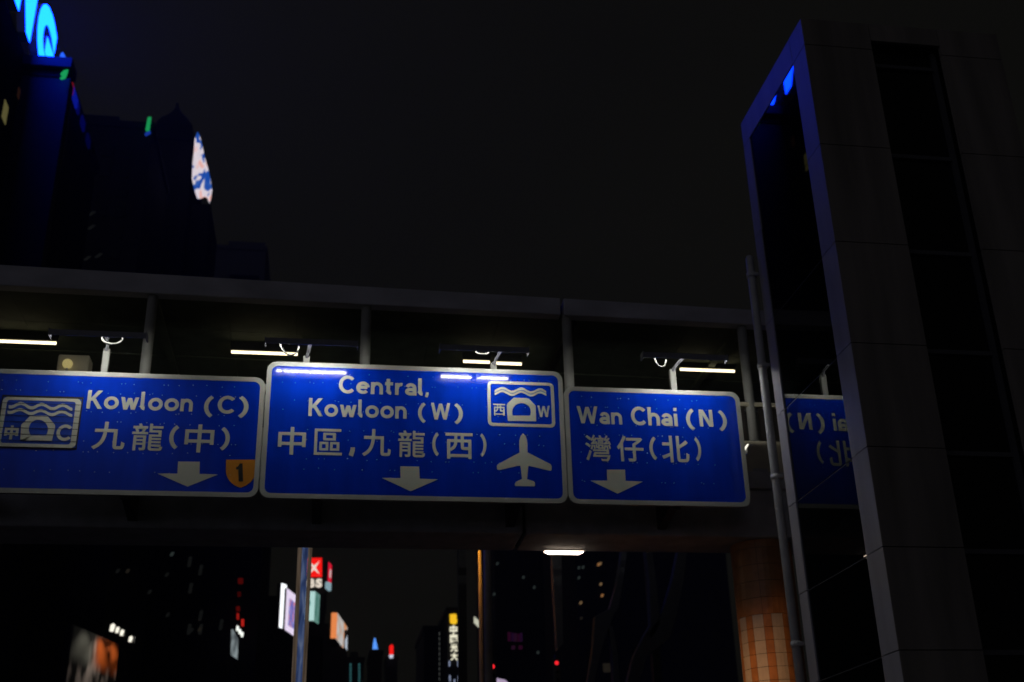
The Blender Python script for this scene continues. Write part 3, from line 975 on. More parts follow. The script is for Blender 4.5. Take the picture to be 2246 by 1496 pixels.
E_WIN = [emit('window warm', (1, .62, .30), .16), emit('window cool', (.65, .85, .8), .03), emit('window amber', (1, .45, .16), .26), emit('window dim', (.9, .75, .55), .012), emit('window pale', (.8, .85, .8), .006)]
def windows_front(t, x0, x1, zb, zt, y, w, h, dx, dz, lit=0.05, kinds=(3, 4), keep=1.0):
    n = int((x1 - x0 - .6) / dx)
    k = int((zt - zb - 1.0) / dz)
    mes = {}
    for j in range(k):
        for i in range(n):
            if random.random() > keep:
                continue
            xx, zz = x0 + .5 + (i + .5) * dx, zb + (j + .5) * dz
            m = E_WIN[random.choice(kinds)] if random.random() < lit else M_WIN
            if m.name not in mes:
                mes[m.name] = MB().box((-w / 2, -.12, -h / 2), (w / 2, .05, h / 2)).build('window', m, t).data
                o = [c for c in COL.objects if c.data == mes[m.name]][0]
            else:
                o = bpy.data.objects.new('window', mes[m.name])
                COL.objects.link(o)
                o.parent = t
            # mesh was built relative to the thing's origin
            o.location = (xx, y, zz)
def lit_window(t, x, y, Y, w, h, m, skew=.0):
    p = P(x, y, Y)
    s = Y / FPX
    MB().prism([p + Vector(((a * w + skew * b * h) * s / 2, 0, b * h * s / 2)) for a, b in ((-1, -1), (1, -1), (1, 1), (-1, 1))], (0, .15, 0)).build('window', m, t)


# tower with the blue neon letters, upper left
XN = -25.6
KN = XN / -24.0
nb = thing('neon_tower', 'dark tower at upper left carrying blue rooftop letters', 'building', (-34, 66, 0))
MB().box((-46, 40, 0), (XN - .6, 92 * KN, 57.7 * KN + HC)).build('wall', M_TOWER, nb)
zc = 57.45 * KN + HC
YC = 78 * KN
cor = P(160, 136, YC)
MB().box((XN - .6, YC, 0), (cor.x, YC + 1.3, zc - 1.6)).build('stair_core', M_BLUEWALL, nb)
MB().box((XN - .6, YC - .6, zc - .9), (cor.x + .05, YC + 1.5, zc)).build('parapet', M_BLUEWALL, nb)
MB().box((XN - .6, YC - .1, zc - 1.6), (cor.x - .4, YC + 1.3, zc - .9)).build('painted_soffit_shadow', M_GAP, nb)  # black band stands in for the shadow under the parapet
wmesh = None
for iy in range(9):
    for iz in range(12):
        y, z = 52 + iy * 2.8, 18 + iz * 3.3
        m = M_WIN
        MB().box((XN - .65, y - 1.0, z - .9), (XN - .55, y + 1.0, z + .9)).build('window', m, nb)
for px_, py, w_, h_, col in ((12, 246, 1.1, 1.6, (.9, .8, .3)), (23, 443, .8, .9, (.8, .95, 1.0)), (42, 205, .6, .9, (.4, .15, .1))):
    p = PX(px_, py, XN - .5)
    MB().box((XN - .55, p.y - w_ / 2, p.z - h_ / 2), (XN - .5, p.y + w_ / 2, p.z + h_ / 2)).build('lit_window', emit('lit %d' % px_, col, .10 if px_ != 42 else .03), nb)
E_NEON = emit('blue neon', (.001, .027, 1.0), 31.0, True)
M_RET = mat('letter return', (.75, .78, .82), .5, var=.05)
def neon(body, y0, y1, z0, z1, label):
    t = thing('neon_letter', label, 'neon letter', (XN - .3, (y0 + y1) / 2, z0), 'blue rooftop letters')
    text_on(body, 'letter_face', E_NEON, t, (XN, y0, z0), (XN, y1, z0), (XN, y0, z1), offset=.065)
    text_on(body, 'letter_return', M_RET, t, (XN - .02, y0, z0), (XN - .02, y1, z0), (XN - .02, y0, z1), thick=(-.7, 0, 0), offset=.07)
    for y in (y0 + 1, y1 - 1):
        MB().box((XN - 1.5, y - .1, z0 - .6), (XN - .75, y + .1, z0 + 2)).build('stay', M_DARK, t)
n0, n1 = PX(30, 0, XN), PX(67, 84, XN)
neon('N', n0.y, n1.y, 57.95 * KN + HC, 64.3 * KN + HC, 'glowing blue letter N on the roof, cut by the frame')
gl, gr = PX(78, 80, XN), PX(127, 75, XN)
neon('G', gl.y, gr.y, 58.45 * KN + HC, PX(103, -6, XN).z, 'glowing blue letter G at the end of the roof sign')
p = P(136, 124, YC + 1)
t = tag(MB().prism([P(127, 133, YC + 1), P(143, 131, YC + 1), P(145, 127, YC + 1), P(138, 114, YC + 1), P(134, 116, YC + 1)], (0, .6, 0)).build('beacon', emit('beacon blue', (.02, .12, 1), 1.2), origin=P(136, 133, YC + 1)), 'small blue light box on the parapet right of letter G', 'light box')
mb = MB()
for q in ([(132, 162), (140, 154), (149, 152), (148, 158), (140, 161), (147, 160), (143, 170), (135, 173), (131, 171), (138, 166)],):
    mb.prism([P(x, y, YC - .8) for x, y in q], (0, .15, 0))
tag(mb.build('roof_sign', emit('green sign', (.01, .33, .10), 1.0), origin=P(140, 165, YC - .8)), 'small green lit sign just under the parapet of the neon tower', 'lit sign')
# building next to it with an LED roof line
bbox_building('office_block', 'low dark block right of the neon tower with a lit roof line', -46, XN - .6, 93 * KN, 105 * KN, PX(160, 195, XN).z + .6)
a = PX(152, 183, XN)
t = thing('led_strip', 'red and blue light strip running along a dark roof edge', 'light strip', (XN, 94, a.z))
zq = PX(160, 195, XN).z
for q0, q1, col, st in (((149, 184), (163, 190), (1, .02, .02), .16), ((157, 195), (173, 215), (.01, .03, 1), .22), ((169, 220), (177, 228), (.01, .02, 1), .06), ((180, 245), (190, 258), (.01, .02, 1), .05), ((194, 270), (203, 285), (.01, .02, .8), .03)):
    a, b = PX(q0[0] + 3, q0[1], XN), PX(q1[0], q1[1], XN)
    MB().box((XN - .2, a.y, zq - .5), (XN, max(b.y, a.y + .8), zq + .5)).build('segment', emit('led %d' % q0[0], col, st), t)
# slab block and spire tower
a, b = P(150, 272, 150), P(336, 272, 150)
t = bbox_building('slab_block', 'flat-topped dark slab block behind the neon tower', a.x - 6, b.x, 150, 168, a.z)
windows_front(t, P(185, 500, 150).x, b.x, a.z - 62, a.z, 149.95, 1.5, 1.7, 2.6, 3.3, .012, (3, 4), .9)
for x, y in ((201, 468), (200, 498), (216, 560), (191, 566)):
    lit_window(t, x, y, 149.7, 8, 12, E_WIN[4], .9)
tag(MB().prism([P(x, y, 149) for x, y in ((319, 284), (327, 283), (331, 256), (324, 257))], (0, .5, 0)).build('tower_sign', emit('green tower sign', (.01, .28, .08), 1.0), origin=P(325, 270, 149)), 'thin green lit sign at the corner of the slab block roof', 'lit sign')
tag(MB().prism([P(x, y, 149) for x, y in ((317, 292), (329, 286), (330, 289), (319, 295))], (0, .5, 0)).build('tower_sign', emit('blue tower sign', (.02, .08, .7), .4), origin=P(324, 290, 149)), 'tiny blue dash of light below the thin green sign', 'lit sign')
YT = 176
st = thing('spire_tower', 'stepped dark tower ending in a spire at upper left', 'building', (P(385, 500, YT).x, YT + 8, 0), 'dark city towers')
def tier(x0, x1, ytop, ybot, dep, nm):
    a, b = P(x0, ytop, YT), P(x1, ytop, YT)
    zl_ = 0 if ybot is None else P((x0 + x1) / 2, ybot, YT).z
    MB().box((a.x, YT + (16 - dep) / 2, zl_), (b.x, YT + (16 + dep) / 2, a.z)).build(nm, M_TOWER, st)
tier(335, 427, 305, None, 16, 'shaft')
tier(418, 461, 440, None, 14, 'side_wing')
c = P(382, 305, YT + 8)
hw = abs(P(338, 305, YT).x - P(426, 305, YT).x) / 2
rings = []
for x0_, x1_, y_ in ((338, 426, 305), (343, 422, 268), (346, 416, 258), (352, 410, 246), (364, 402, 232), (372, 393, 218), (378, 388, 206), (381, 384.5, 190)):
    p_, q_ = P(x0_, y_, YT + 3), P(x1_, y_, YT + 3)
    m_, w_ = (p_.x + q_.x) / 2, (q_.x - p_.x) / 2
    rings.append([(m_ + a_ * w_, YT + 8 + b_ * min(7, w_ * 1.6), p_.z) for a_, b_ in ((-1, -1), (1, -1), (1, 1), (-1, 1))])
for k in range(0, len(rings) - 1):
    MB().loft(rings[k:k + 2]).build('crown_tier' if k < 5 else 'spire', M_TOWER, st)
windows_front(st, P(345, 500, YT).x, P(420, 500, YT).x, P(380, 590, YT).z, P(380, 330, YT).z, YT - .05, 1.4, 1.7, 2.5, 3.3, .006, (4,), .9)
scr = [(433, 289), (438, 297), (444, 320), (449, 345), (456, 368), (462, 395), (465, 415), (462, 436), (459, 444), (454, 432), (448, 430), (440, 434), (432, 434), (426, 415), (421, 392), (422, 360), (425, 335), (427, 305)]
ls = thing('led_screen', 'tall pointed LED screen glowing white and blue on the spire tower', 'LED screen', tuple(P(445, 440, 174)))
MB().prism([P(x, y, 174.4) for x, y in scr], (0, .8, 0)).build('cabinet', M_DARK, ls)
MB().prism([P(x, y, 174) for x, y in scr], (0, .3, 0)).build('display', picture('led picture', [(.36, (.01, .07, .40)), (.43, (.04, .12, .45)), (.47, (.70, .64, .72)), (.60, (.80, .70, .76)), (.70, (.85, .45, .40))], .95, 3.4, distort=.8, stretch=(.9, .1, 1.5)), ls)
# low block behind the roof
a, b = P(473, 545, 260), P(583, 560, 260)
t = bbox_building('distant_block', 'distant bluish block just above the footbridge roof', a.x, b.x, 260, 285, a.z, mat('blue grey facade', (.03, .032, .06), .7, var=.15, scale=.2))
MB().box((P(500, 540, 260).x, 261, a.z), (P(581, 530, 260).x, 280, P(540, 526, 260).z)).build('upper_block', MATS['blue grey facade'], t)

# ---- street canyon seen below the bridge, left side
t = bbox_building('shop_building', 'dark building with a lit poster, lower left', -52, P(262, 1400, 112).x - 1.5, 112, 128, P(300, 1000, 112).z)
windows_front(t, -24, P(262, 1400, 112).x - 2, 22, 42, 111.95, 1.3, 1.5, 2.4, 3.0, .0, (3,), .9)
for x, y, k in ((258, 1252, 4), (280, 1252, 3), (377, 1215, 1), (366, 1260, 4), (328, 1298, 4), (368, 1348, 4), (420, 1382, 4), (438, 1380, 3)):
    lit_window(t, x, y, 111.7, 6, 8, E_WIN[k], .4)
a, b = PZ(160, 1368, 20.2), PZ(263, 1412, 20.2)
down = Vector((0, 0, -7.0))
nrm = Vector((-(b - a).y, (b - a).x, 0)).normalized() * .4
pb = thing('poster_board', 'floodlit poster in grey and orange at lower left', 'billboard', (a.x, a.y, 13.2))
MB().prism([a + nrm * .3, b + nrm * .3, b + nrm * .3 + down, a + nrm * .3 + down], nrm).build('frame', M_DARK, pb)
def quad(p, q, u0, u1, v0, v1):
    e, f = q - p, down
    return [p + e * u0 + f * v0, p + e * u1 + f * v0, p + e * u1 + f * v1, p + e * u0 + f * v1]
# poster print: soft procedural patches, lit by its floodlights (backlit board)
pm = bpy.data.materials.new('poster print')
pm.use_nodes = True
T = pm.node_tree
T.nodes.clear()
o_ = T.nodes.new('ShaderNodeOutputMaterial')
bs = T.nodes.new('ShaderNodeBsdfPrincipled')
bs.inputs['Roughness'].default_value = .5
em_ = bs.inputs['Emission Color']
tc = T.nodes.new('ShaderNodeTexCoord')
sx = T.nodes.new('ShaderNodeSeparateXYZ')
T.links.new(tc.outputs['Generated'], sx.inputs[0])
n1_ = T.nodes.new('ShaderNodeTexNoise')
mp = T.nodes.new('ShaderNodeMapping')
mp.inputs['Scale'].default_value = (3.6, 1, 1.1)
T.links.new(tc.outputs['Generated'], mp.inputs['Vector'])
T.links.new(mp.outputs[0], n1_.inputs['Vector'])
n1_.inputs['Scale'].default_value = 2.3
n1_.inputs['Detail'].default_value = 1
r1 = T.nodes.new('ShaderNodeValToRGB')          # streaks: dark / pale figures
r1.color_ramp.elements[0].position, r1.color_ramp.elements[0].color = .44, (.015, .013, .012, 1)
r1.color_ramp.elements[1].position, r1.color_ramp.elements[1].color = .60, (.55, .45, .40, 1)
T.links.new(n1_.outputs['Fac'], r1.inputs['Fac'])
r2 = T.nodes.new('ShaderNodeValToRGB')          # orange area to the upper right
r2.color_ramp.elements[0].position, r2.color_ramp.elements[0].color = .44, (0, 0, 0, 1)
r2.color_ramp.elements[1].position, r2.color_ramp.elements[1].color = .62, (1, 1, 1, 1)
T.links.new(sx.outputs['X'], r2.inputs['Fac'])
r3 = T.nodes.new('ShaderNodeValToRGB')
r3.color_ramp.elements[0].position, r3.color_ramp.elements[0].color = .56, (0, 0, 0, 1)
r3.color_ramp.elements[1].position, r3.color_ramp.elements[1].color = .70, (1, 1, 1, 1)
T.links.new(sx.outputs['Z'], r3.inputs['Fac'])
mu = T.nodes.new('ShaderNodeMath')
mu.operation = 'MULTIPLY'
T.links.new(r2.outputs['Color'], mu.inputs[0])
T.links.new(r3.outputs['Color'], mu.inputs[1])
mx = T.nodes.new('ShaderNodeMixRGB')
mx.inputs['Color2'].default_value = (.75, .14, .02, 1)
T.links.new(mu.outputs[0], mx.inputs['Fac'])
T.links.new(r1.outputs['Color'], mx.inputs['Color1'])
r4 = T.nodes.new('ShaderNodeValToRGB')          # plain grey ground at the upper left
r4.color_ramp.elements[0].position, r4.color_ramp.elements[0].color = .36, (1, 1, 1, 1)
r4.color_ramp.elements[1].position, r4.color_ramp.elements[1].color = .56, (0, 0, 0, 1)
T.links.new(sx.outputs['X'], r4.inputs['Fac'])
mu2 = T.nodes.new('ShaderNodeMath')
mu2.operation = 'MULTIPLY'
T.links.new(r4.outputs['Color'], mu2.inputs[0])
T.links.new(r3.outputs['Color'], mu2.inputs[1])
mx2 = T.nodes.new('ShaderNodeMixRGB')
mx2.inputs['Color2'].default_value = (.20, .20, .17, 1)
T.links.new(mu2.outputs[0], mx2.inputs['Fac'])
T.links.new(mx.outputs[0], mx2.inputs['Color1'])
T.links.new(mx2.outputs[0], bs.inputs['Base Color'])
T.links.new(bs.outputs[0], o_.inputs['Surface'])
MB().prism(quad(a, b, .01, .99, .01, .99), nrm * .25).build('poster', pm, pb)
hd = (b - a).normalized()
fr = -nrm.normalized()
for i, (x, y, s_) in enumerate(((246, 1376, 1.2), (257, 1381, .9), (267, 1387, .9), (286, 1401, .9))):
    lab = ('brightest floodlight above the lower left poster', 'second small floodlight above the poster', 'third small floodlight above the poster', 'lone floodlight right of the poster')[i]
    p = P(x, y, 106)
    t = thing('floodlight', lab, 'floodlight', tuple(p), 'floodlights above the poster')
    s = 106 / FPX
    MB().prism([p + Vector((dx * s * s_, 0, dz * s * s_)) for dx, dz in ((-4, -6), (2, -6.5), (4, 5), (1, 7), (-3, 4))], (0, .3, 0)).build('lens', emit('flood lens', (1, .95, .80), 1.1), t)
    MB().box((p.x - .25, 106.3, p.z - .25), (p.x + .25, 106.8, p.z + .3)).build('body', M_DARK, t)
    MB().tube([(p.x, 106.6, p.z), (p.x - .3, 109, p.z + .2), (p.x - .6, 112, p.z + .2)], .06).build('arm', M_DARK, t)
for i, u in enumerate((.25, .55, .85)):
    l = bpy.data.lights.new('poster_flood', 'SPOT')
    l.energy = (160, 340, 240)[i]
    l.color = (1, .95, .85)
    l.spot_size = math.radians(80)
    l.spot_blend = .8
    l.shadow_soft_size = .15
    o = bpy.data.objects.new('poster_flood', l)
    COL.objects.link(o)
    q = a + (b - a) * u + fr * 2.2 + Vector((0, 0, .9))
    o.parent = pb
    o.location = q - Vector(pb.location)
    o.rotation_euler = (a + (b - a) * u + Vector((0, 0, -3.4)) - q).to_track_quat('-Z', 'Y').to_euler()

# dark tower left of the steel post, with narrow signs
a, b = P(395, 1220, 170), P(575, 1220, 170)
t = bbox_building('narrow_tower', 'narrow dark tower left of the steel post', a.x, b.x, 170, 195, 86)
windows_front(t, a.x, b.x, 26, 46, 169.95, 1.4, 1.6, 2.5, 3.3, .012, (3, 4), .85)
for k, (x, y) in enumerate(((416, 1232), (440, 1250), (418, 1290), (440, 1350), (415, 1380), (440, 1380), (485, 1370))):
    lit_window(t, x, y, 169.6, 7, 22, E_WIN[4], .1)
vs = thing('vertical_sign', 'dim red vertical sign ending in a bright tip', 'lit sign', tuple(P(527, 1370, 168)))
for k, (x0_, y0_, x1_, y1_, st_) in enumerate(((522, 1268, 533, 1280, .05), (521, 1298, 528, 1308, .03), (518, 1330, 526, 1340, .06), (519, 1345, 524, 1358, .30), (529, 1358, 535, 1373, .45))):
    MB().prism([P(x0_, y1_, 168), P(x1_, y1_, 168), P(x1_, y0_, 168), P(x0_, y0_, 168)], (0, .3, 0)).build('red_segment', emit('red seg %d' % k, (1, .03, .02), st_), vs)
vs2 = thing('shop_sign', 'pale glowing banner sign under the red vertical sign', 'lit sign', tuple(P(515, 1440, 166)))
MB().prism([P(506, 1436, 166), P(521, 1446, 166), P(522, 1400, 166), P(511, 1380, 166), P(507, 1381, 166)], (0, .4, 0)).build('banner', picture('pale banner', [(.35, (.10, .12, .13)), (.65, (.42, .50, .52))], .55, 2.2), vs2)
vs3 = thing('letter_sign', 'row of tiny white lit letters beside the pale banner', 'lit sign', tuple(P(526, 1385, 165.5)))
for k, (x, y) in enumerate(((521, 1378), (526, 1385), (531, 1391))):
    MB().prism([P(x - 3, y + 5, 165.5), P(x + 2, y + 6, 165.5), P(x + 3, y - 4, 165.5), P(x - 2, y - 6, 165.5)], (0, .2, 0)).build('letter', emit('tiny letters', (.95, 1, .92), 1.2), vs3)

# big screens behind the post
def slab_sign(name, label, cat, tl, tr, bl, Y, m, thick=1.0, group=None, frame=None):
    """upright slab through two upper corners that share one height"""
    a = P(*tl, Y)
    b = PZ(*tr, a.z)
    c = P(*bl, Y)
    h = c.z - a.z
    n = Vector((-(b - a).y, (b - a).x, 0)).normalized() * thick
    t = thing(name, label, cat, (a.x, a.y, c.z), group)
    MB().prism([a + n * .12, b + n * .12, b + n * .12 + Vector((0, 0, h)), a + n * .12 + Vector((0, 0, h))], n).build('cabinet', M_DARK, t)
    face = MB().prism([a, b, b + Vector((0, 0, h)), a + Vector((0, 0, h))], n * .1).build('display', m, t)
    return t, a, b, h, n
bbox_building('screen_building', 'dark building behind the white screens', P(560, 1300, 285).x, P(655, 1300, 285).x, 292, 315, P(630, 1285, 285).z - 2, plant=False)
slab_sign('led_screen', 'narrow brilliant white screen left of the blue-strip post', 'LED screen', (618, 1279), (629, 1283), (616, 1376), 282, emit('white screen', (.93, .97, 1.0), 1.6, True))
t, a, b, h, n = slab_sign('framed_screen', 'white-framed screen with blue and red picture beside the post', 'LED screen', (630, 1290), (652, 1308), (627, 1381), 283, emit('lilac screen frame', (.86, .74, .95), 1.0))
MB().prism([a + (b - a) * u + Vector((0, 0, h * v)) - n * .12 for u, v in ((.25, .2), (.8, .2), (.8, .85), (.25, .85))], n * .1).build('picture', picture('screen picture', [(.35, (.10, .13, .55)), (.5, (.35, .33, .75)), (.56, (.75, .16, .18)), (.68, (.55, .45, .8))], .85, 3.0), t)
# bank sign: red tile with white star and letters
YD = 300
bbox_building('bank_tower', 'dark tower under the red square logo', P(655, 1300, YD).x, P(714, 1300, YD).x, YD + 2, YD + 26, P(690, 1300, YD).z, plant=False)
dt = thing('logo_sign', 'red square logo sign with a white cross star', 'lit sign', tuple(P(690, 1267, YD)))
cx_, cy_, R_ = 690, 1244, 22.5
pts = []
for i in range(48):
    a = 2 * math.pi * i / 48
    sq = 1 / max(abs(math.cos(a)), abs(math.sin(a)))
    r = R_ * sq * (1 - .10 * (math.cos(4 * a) * .5 + .5) - .05 * (1 - math.cos(4 * a)))
    pts.append((cx_ + r * .80 * math.cos(a), cy_ + r * math.sin(a)))
MB().prism([P(x, y, YD) for x, y in pts], (0, .8, 0)).build('red_tile', emit('red tile', (1, .010, .008), 1.0), dt)
star = []
for i in range(8):
    a = math.pi / 4 * i + math.pi / 4
    r = 21 if i % 2 == 0 else 4.6
    star.append((cx_ - 1 + r * .8 * math.cos(a), cy_ + 1 + r * math.sin(a)))
MB().prism([P(x, y, YD - .2) for x, y in star], (0, .15, 0)).build('star', emit('star white', (1, .80, .70), .9), dt)
wt = thing('letter_sign', 'white lit capital letters just below the red logo', 'lit sign', tuple(P(690, 1288, YD)))
for ch, x0_, x1_ in (('D', 662, 675), ('B', 677, 690), ('S', 692, 706)):
    p0, p1, p2 = P(x0_, 1288, YD), P(x1_, 1288, YD), P(x0_, 1269, YD)
    text_on(ch, 'letter', emit('logo letters', (1, .88, .74), .85), wt, p0, (p1.x, YD, p0.z), (p0.x, YD, p2.z), thick=(0, .4, 0), offset=.05)
t, a, b, h, n = slab_sign('blade_sign', 'thin red and pale blade sign right of the red logo', 'lit sign', (721, 1232), (728, 1240), (720, 1274), 330, emit('blade red', (.85, .01, .04), .8))
MB().prism([a + (b - a) * u + Vector((0, 0, h * v)) - n * .12 for u, v in ((.4, .3), (.8, .32), (.7, .75), (.3, .7))], n * .1).build('emblem', emit('blade white', (1, .75, .75), .6), t)
MB().prism([P(720, 1276, 330), PZ(727, 1279, P(720, 1276, 330).z), PZ(727, 1279, P(720, 1276, 330).z) + Vector((0, 0, -2.2)), P(719, 1290, 330)], n * .8).build('lower_panel', emit('blade pale', (.40, .62, .70), .6), t)
# teal box sign
def corner_sign(name, label, x0, x1, x2, yt, yb, yt2, Y, mf, ms):
    a, b = P(x0, yt, Y), P(x1, yt, Y)
    c = PZ(x2, yt2, b.z)
    if c.y - Y > 40 or c.y < Y:
        c = P(x2, yt2, Y + 14)
    h = P(x1, yb, Y).z - b.z
    t = thing(name, label, 'lit sign', (a.x, Y, b.z + h))
    H = Vector((0, 0, h))
    a.z = b.z
    c.z = b.z
    MB().prism([a + H, b + H, b, a], (0, .3, 0)).build('front_face', mf, t)
    nn = Vector((c.y - b.y, -(c.x - b.x), 0)).normalized()
    MB().prism([b + H, c + H, c, b], -nn * .3).build('side_face', ms, t)
    MB().prism([a + Vector((.1, .4, -.1)), b + Vector((-.3, .4, -.1)), c + Vector((-.5, -.1, -.1)), a + Vector((.1, c.y - b.y, -.1))], H * .95).build('cabinet', M_DARK, t)
    return t, a, b, c, h
t, a, b, c, h = corner_sign('box_sign', 'pale teal box sign just right of the post', 672, 691.5, 702, 1297, 1361, 1305, 262, emit('teal face', (.55, .85, .80), .85), picture('teal side', [(.35, (.08, .25, .20)), (.65, (.25, .48, .42))], .7, 3))
MB().prism([P(676 + 5 * math.cos(q * math.pi / 6), 1322 + 8 * math.sin(q * math.pi / 6), 261.7) for q in range(12)], (0, .2, 0)).build('emblem', emit('teal emblem', (.03, .35, .28), .7), t)
bbox_building('corner_block', 'dark block under the teal box sign', a.x - .5, c.x + .5, 277, 300, a.z + h - 1, plant=False)
t, a, b, c, h = corner_sign('corner_screen', 'orange corner billboard with a pale side picture', 727, 740, 762, 1344, 1400, 1376, 345, emit('orange face', (1, .30, .09), .85), picture('pale side', [(.32, (.9, .36, .14)), (.42, (.62, .55, .50)), (.56, (.75, .70, .66)), (.72, (.45, .60, .95))], .75, 2.0))
tag(MB().prism([P(x, y, 344) for x, y in ((757, 1404), (762, 1392), (761.5, 1426), (757, 1420))], (0, .4, 0)).build('lower_screen', emit('pale screen end', (.72, .82, .95), .7), origin=P(760, 1425, 344)), 'pale pointed strip hanging below the orange billboard', 'lit sign')
bbox_building('orange_block', 'dark block carrying the orange corner billboard', a.x - 14, c.x, 361, 395, a.z - 3)
# blue cone light and red/white sign
cn = thing('cone_light', 'small glowing blue cone on a distant roof', 'light', tuple(P(823, 1425, 380)))
p, q = P(823, 1425, 380), P(822, 1400, 380)
MB().loft([[(p.x + (q.x - p.x) * f + r * math.cos(k * math.pi / 6), 380 + r * math.sin(k * math.pi / 6), p.z + (q.z - p.z) * f) for k in range(12)] for r, f in ((.85, 0), (.6, .5), (.2, 1))]).build('cone', emit('blue cone', (.10, .33, 1.0), 1.1), cn)
MB().loft([[(p.x + .95 * math.cos(k * math.pi / 6), 380 + .95 * math.sin(k * math.pi / 6), p.z + z) for k in range(12)] for z in (-.6, -.02)]).build('base', M_DARK, cn)
bbox_building('cone_block', 'distant dark block under the blue cone', p.x - 1.6, p.x + 2.2, 378, 400, p.z - 1.6, plant=False)
rs = thing('pill_sign', 'small red and white upright sign right of the blue cone', 'lit sign', tuple(P(859, 1444, 400)))
MB().prism([P(x, y, 400) for x, y in ((854, 1435), (854, 1418), (857, 1414), (861, 1414), (863, 1418), (863, 1435))], (0, .6, 0)).build('red_part', emit('pill red', (1, .012, .01), 1.0), rs)
MB().prism([P(x, y, 400) for x, y in ((854, 1443), (862, 1443), (863, 1436), (854, 1436))], (0, .6, 0)).build('white_part', emit('pill white', (.75, .78, .95), .85), rs)
bbox_building('pill_block', 'distant dark block under the red and white sign', P(848, 1444, 402).x, P(872, 1444, 402).x, 402, 420, P(859, 1446, 402).z, plant=False)
tb = bbox_building('teal_lit_block', 'distant dark block with two teal light columns', P(757, 1450, 410).x, P(800, 1450, 410).x, 420, 440, P(780, 1448, 420).z)
for x in (769, 788):
    for y in range(1458, 1496, 7):
        lit_window(tb, x, y, 419.5, 4, 5, emit('teal windows', (.08, .32, .34), .28))
# vertical bank sign with chinese characters
YV = 230
bt = bbox_building('sign_tower', 'slim dark tower bearing the vertical Chinese sign', P(982, 1400, YV).x, P(1010, 1400, YV).x, YV + .5, YV + 22, P(995, 1343, YV).z, plant=False)
lg = thing('logo_sign', 'yellow block logo above the vertical Chinese characters', 'lit sign', tuple(P(994, 1368, YV)))
MB().prism([P(x, y, YV - .3) for x, y in ((987, 1347), (999, 1346), (1002, 1350), (1001, 1356), (1003, 1360), (1002, 1366), (998, 1369), (989, 1367), (987, 1362))], (0, .4, 0)).build('logo_block', emit('yellow logo', (1, .58, .02), .95), lg)
cs = thing('vertical_sign', 'four white lit Chinese characters stacked below the yellow logo', 'lit sign', tuple(P(996, 1449, YV)))
for ch, y0_, y1_, x0_ in (('中', 1371, 1391, 987), ('國', 1392, 1410, 987.5), ('光', 1412, 1429, 988), ('大', 1431, 1448, 988.5)):
    p0, p1, p2 = P(x0_, y1_, YV - .3), P(x0_ + 16, y1_, YV - .3), P(x0_, y0_, YV - .3)
    text_on(ch, 'chinese_character', emit('sign characters', (1, .95, .72), .95), cs, p0, (p1.x, p0.y, p0.z), (p0.x, p0.y, p2.z), thick=(0, .25, 0), offset=.03)
for x, y0_, y1_ in ((986, 1449, 1461), (1005, 1449, 1461), (987, 1481, 1494), (1006, 1481, 1494), (997, 1490, 1500)):
    MB().prism([P(x - 1.2, y1_, YV), P(x + 1.2, y1_, YV), P(x + 1.2, y0_, YV), P(x - 1.2, y0_, YV)], (0, .4, 0)).build('light_bar', emit('bar lights', (.55, .65, .95), .45), bt)
dl = thing('light_chain', 'faint dotted vertical line of tiny lights left of the Chinese sign', 'lights', tuple(P(964, 1490, 240)))
for k in range(10):
    y = 1387 + k * 11
    MB().prism([P(963, y + 6, 240), P(965, y + 6, 240), P(965, y, 240), P(963, y, 240)], (0, .2, 0)).build('light', emit('dot lights', (.8, .85, .8), .06), dl)
bbox_building('chain_block', 'dark tower carrying the faint dotted lights', P(930, 1400, 241).x, P(968, 1400, 241).x, 241, 262, P(950, 1384, 241).z, plant=False)
hs = thing('hanging_sign', 'slanted cream lit sign left of the amber lamp pole', 'lit sign', tuple(P(1047, 1372, 150)))
for k in range(4):
    x = 1040 + k * 3.9
    y = 1352 + k * 3.4
    MB().prism([P(x, y + 14 + k * .5, 150), P(x + 3.2, y + 16 + k * .5, 150), P(x + 3.2, y + 2, 150), P(x, y, 150)], (0, .3, 0)).build('letter_strip', emit('cream strip', (.85, .85, .66), .62), hs)
MB().prism([P(1039, 1370, 150.5), P(1056, 1384, 150.5), P(1057, 1363, 150.5), P(1040, 1349, 150.5)], (0, .3, 0)).build('backing', M_DARK, hs)
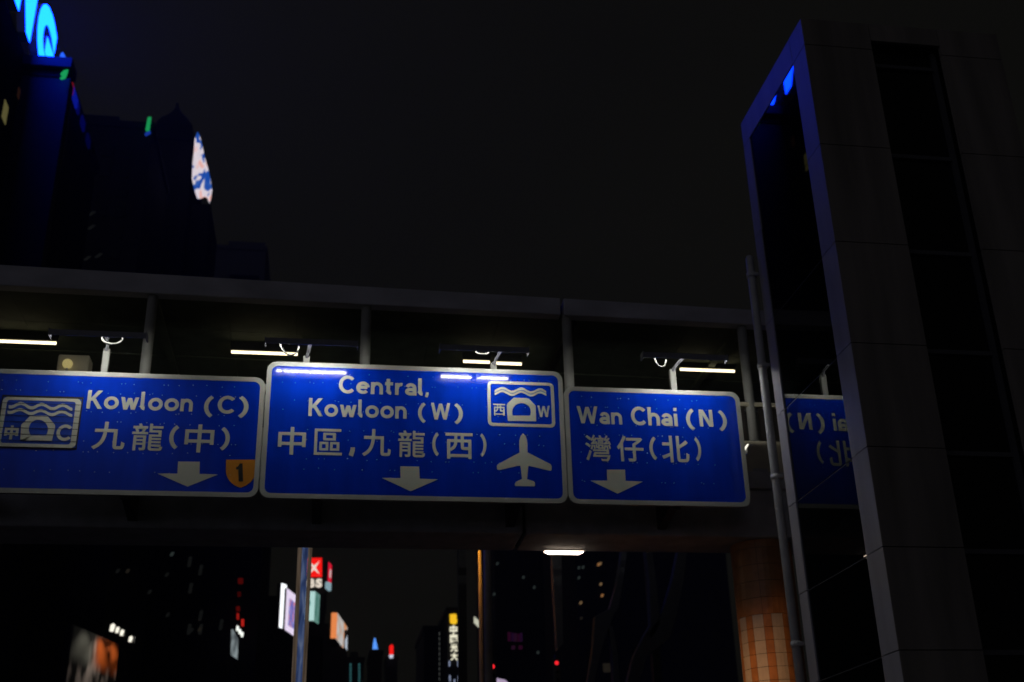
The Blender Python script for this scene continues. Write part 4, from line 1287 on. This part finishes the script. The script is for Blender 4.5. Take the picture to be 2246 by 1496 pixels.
# right-hand buildings
YR = 190
rb = bbox_building('residential_tower', 'dark tower with scattered amber windows, lower right', P(1265, 1300, YR).x, P(1600, 1300, YR).x, YR, YR + 30, 92)
windows_front(rb, P(1270, 1300, YR).x, P(1420, 1300, YR).x, 26, 52, YR - .05, 1.2, 1.4, 2.3, 3.0, .02, (3, 4), .85)
for x, y, m in ((1313, 1238, 2), (1317, 1236, 0), (1366, 1225, 2), (1318, 1281, 0), (1321, 1306, 2), (1274, 1322, 0), (1275, 1356, 3), (1279, 1244, 1), (1270, 1245, 1), (1270, 1267, 1)):
    lit_window(rb, x, y, YR - .4, 5, 6, E_WIN[m], .35)
gb = bbox_building('office_tower', 'dark office tower with faint rows of windows behind the grey poles', P(1085, 1300, 240).x, P(1255, 1300, 240).x, 240, 270, 104)
windows_front(gb, P(1088, 1300, 240).x, P(1250, 1300, 240).x, 30, 68, 239.95, 1.5, 1.5, 2.6, 3.3, .0, (3, 4, 4), .9)
for x, y in ((1091, 1236), (1148, 1266), (1172, 1288), (1084, 1303), (1203, 1430), (1180, 1431)):
    lit_window(gb, x, y, 239.6, 5, 6, E_WIN[1], .2)
ms = thing('magenta_sign', 'dim magenta lit sign on the office tower', 'lit sign', tuple(P(1130, 1405, 238)))
for k, (x0_, x1_, y0_, y1_) in enumerate(((1114, 1120, 1386, 1406), (1122, 1127, 1388, 1406), (1128, 1134, 1389, 1407), (1136, 1140, 1390, 1407), (1141, 1146, 1388, 1407), (1122, 1130, 1416, 1424), (1138, 1146, 1416, 1424))):
    MB().prism([P(x0_, y1_, 238), P(x1_, y1_, 238), P(x1_, y0_, 238), P(x0_, y0_, 238)], (0, .3, 0)).build('glyph_bar', emit('magenta %d' % (k % 3), ((.6, .05, .35), (.35, .08, .5), (.5, .12, .4))[k % 3], .03 if k < 5 else .012), ms)
sc = tag(MB().prism([P(x, y, 120) for x, y in ((1084, 1500), (1118, 1500), (1108, 1491), (1090, 1487))], (0, .5, 0)).build('shop_light', emit('lilac light', (.80, .62, .90), .5), origin=P(1100, 1497, 120)), 'pale lilac light at the bottom edge by the grey pole', 'light')

# ------------------------------------------------------------------ damp night air
hz = MB().box((-640, -640, -1.4), (640, 640, 150)).build('haze', None or MATS['black joint'])
hm = bpy.data.materials.new('night haze')
hm.use_nodes = True
ht = hm.node_tree
ht.nodes.clear()
ho = ht.nodes.new('ShaderNodeOutputMaterial')
hv = ht.nodes.new('ShaderNodeVolumePrincipled')
hv.inputs['Color'].default_value = (.95, .95, .97, 1)
hv.inputs['Density'].default_value = .00028
hv.inputs['Anisotropy'].default_value = .2
ht.links.new(hv.outputs[0], ho.inputs['Volume'])
hz.data.materials[0] = hm
hz['kind'] = 'stuff'

# clean helper properties
for o in bpy.data.objects:
    if '_o' in o:
        del o['_o']
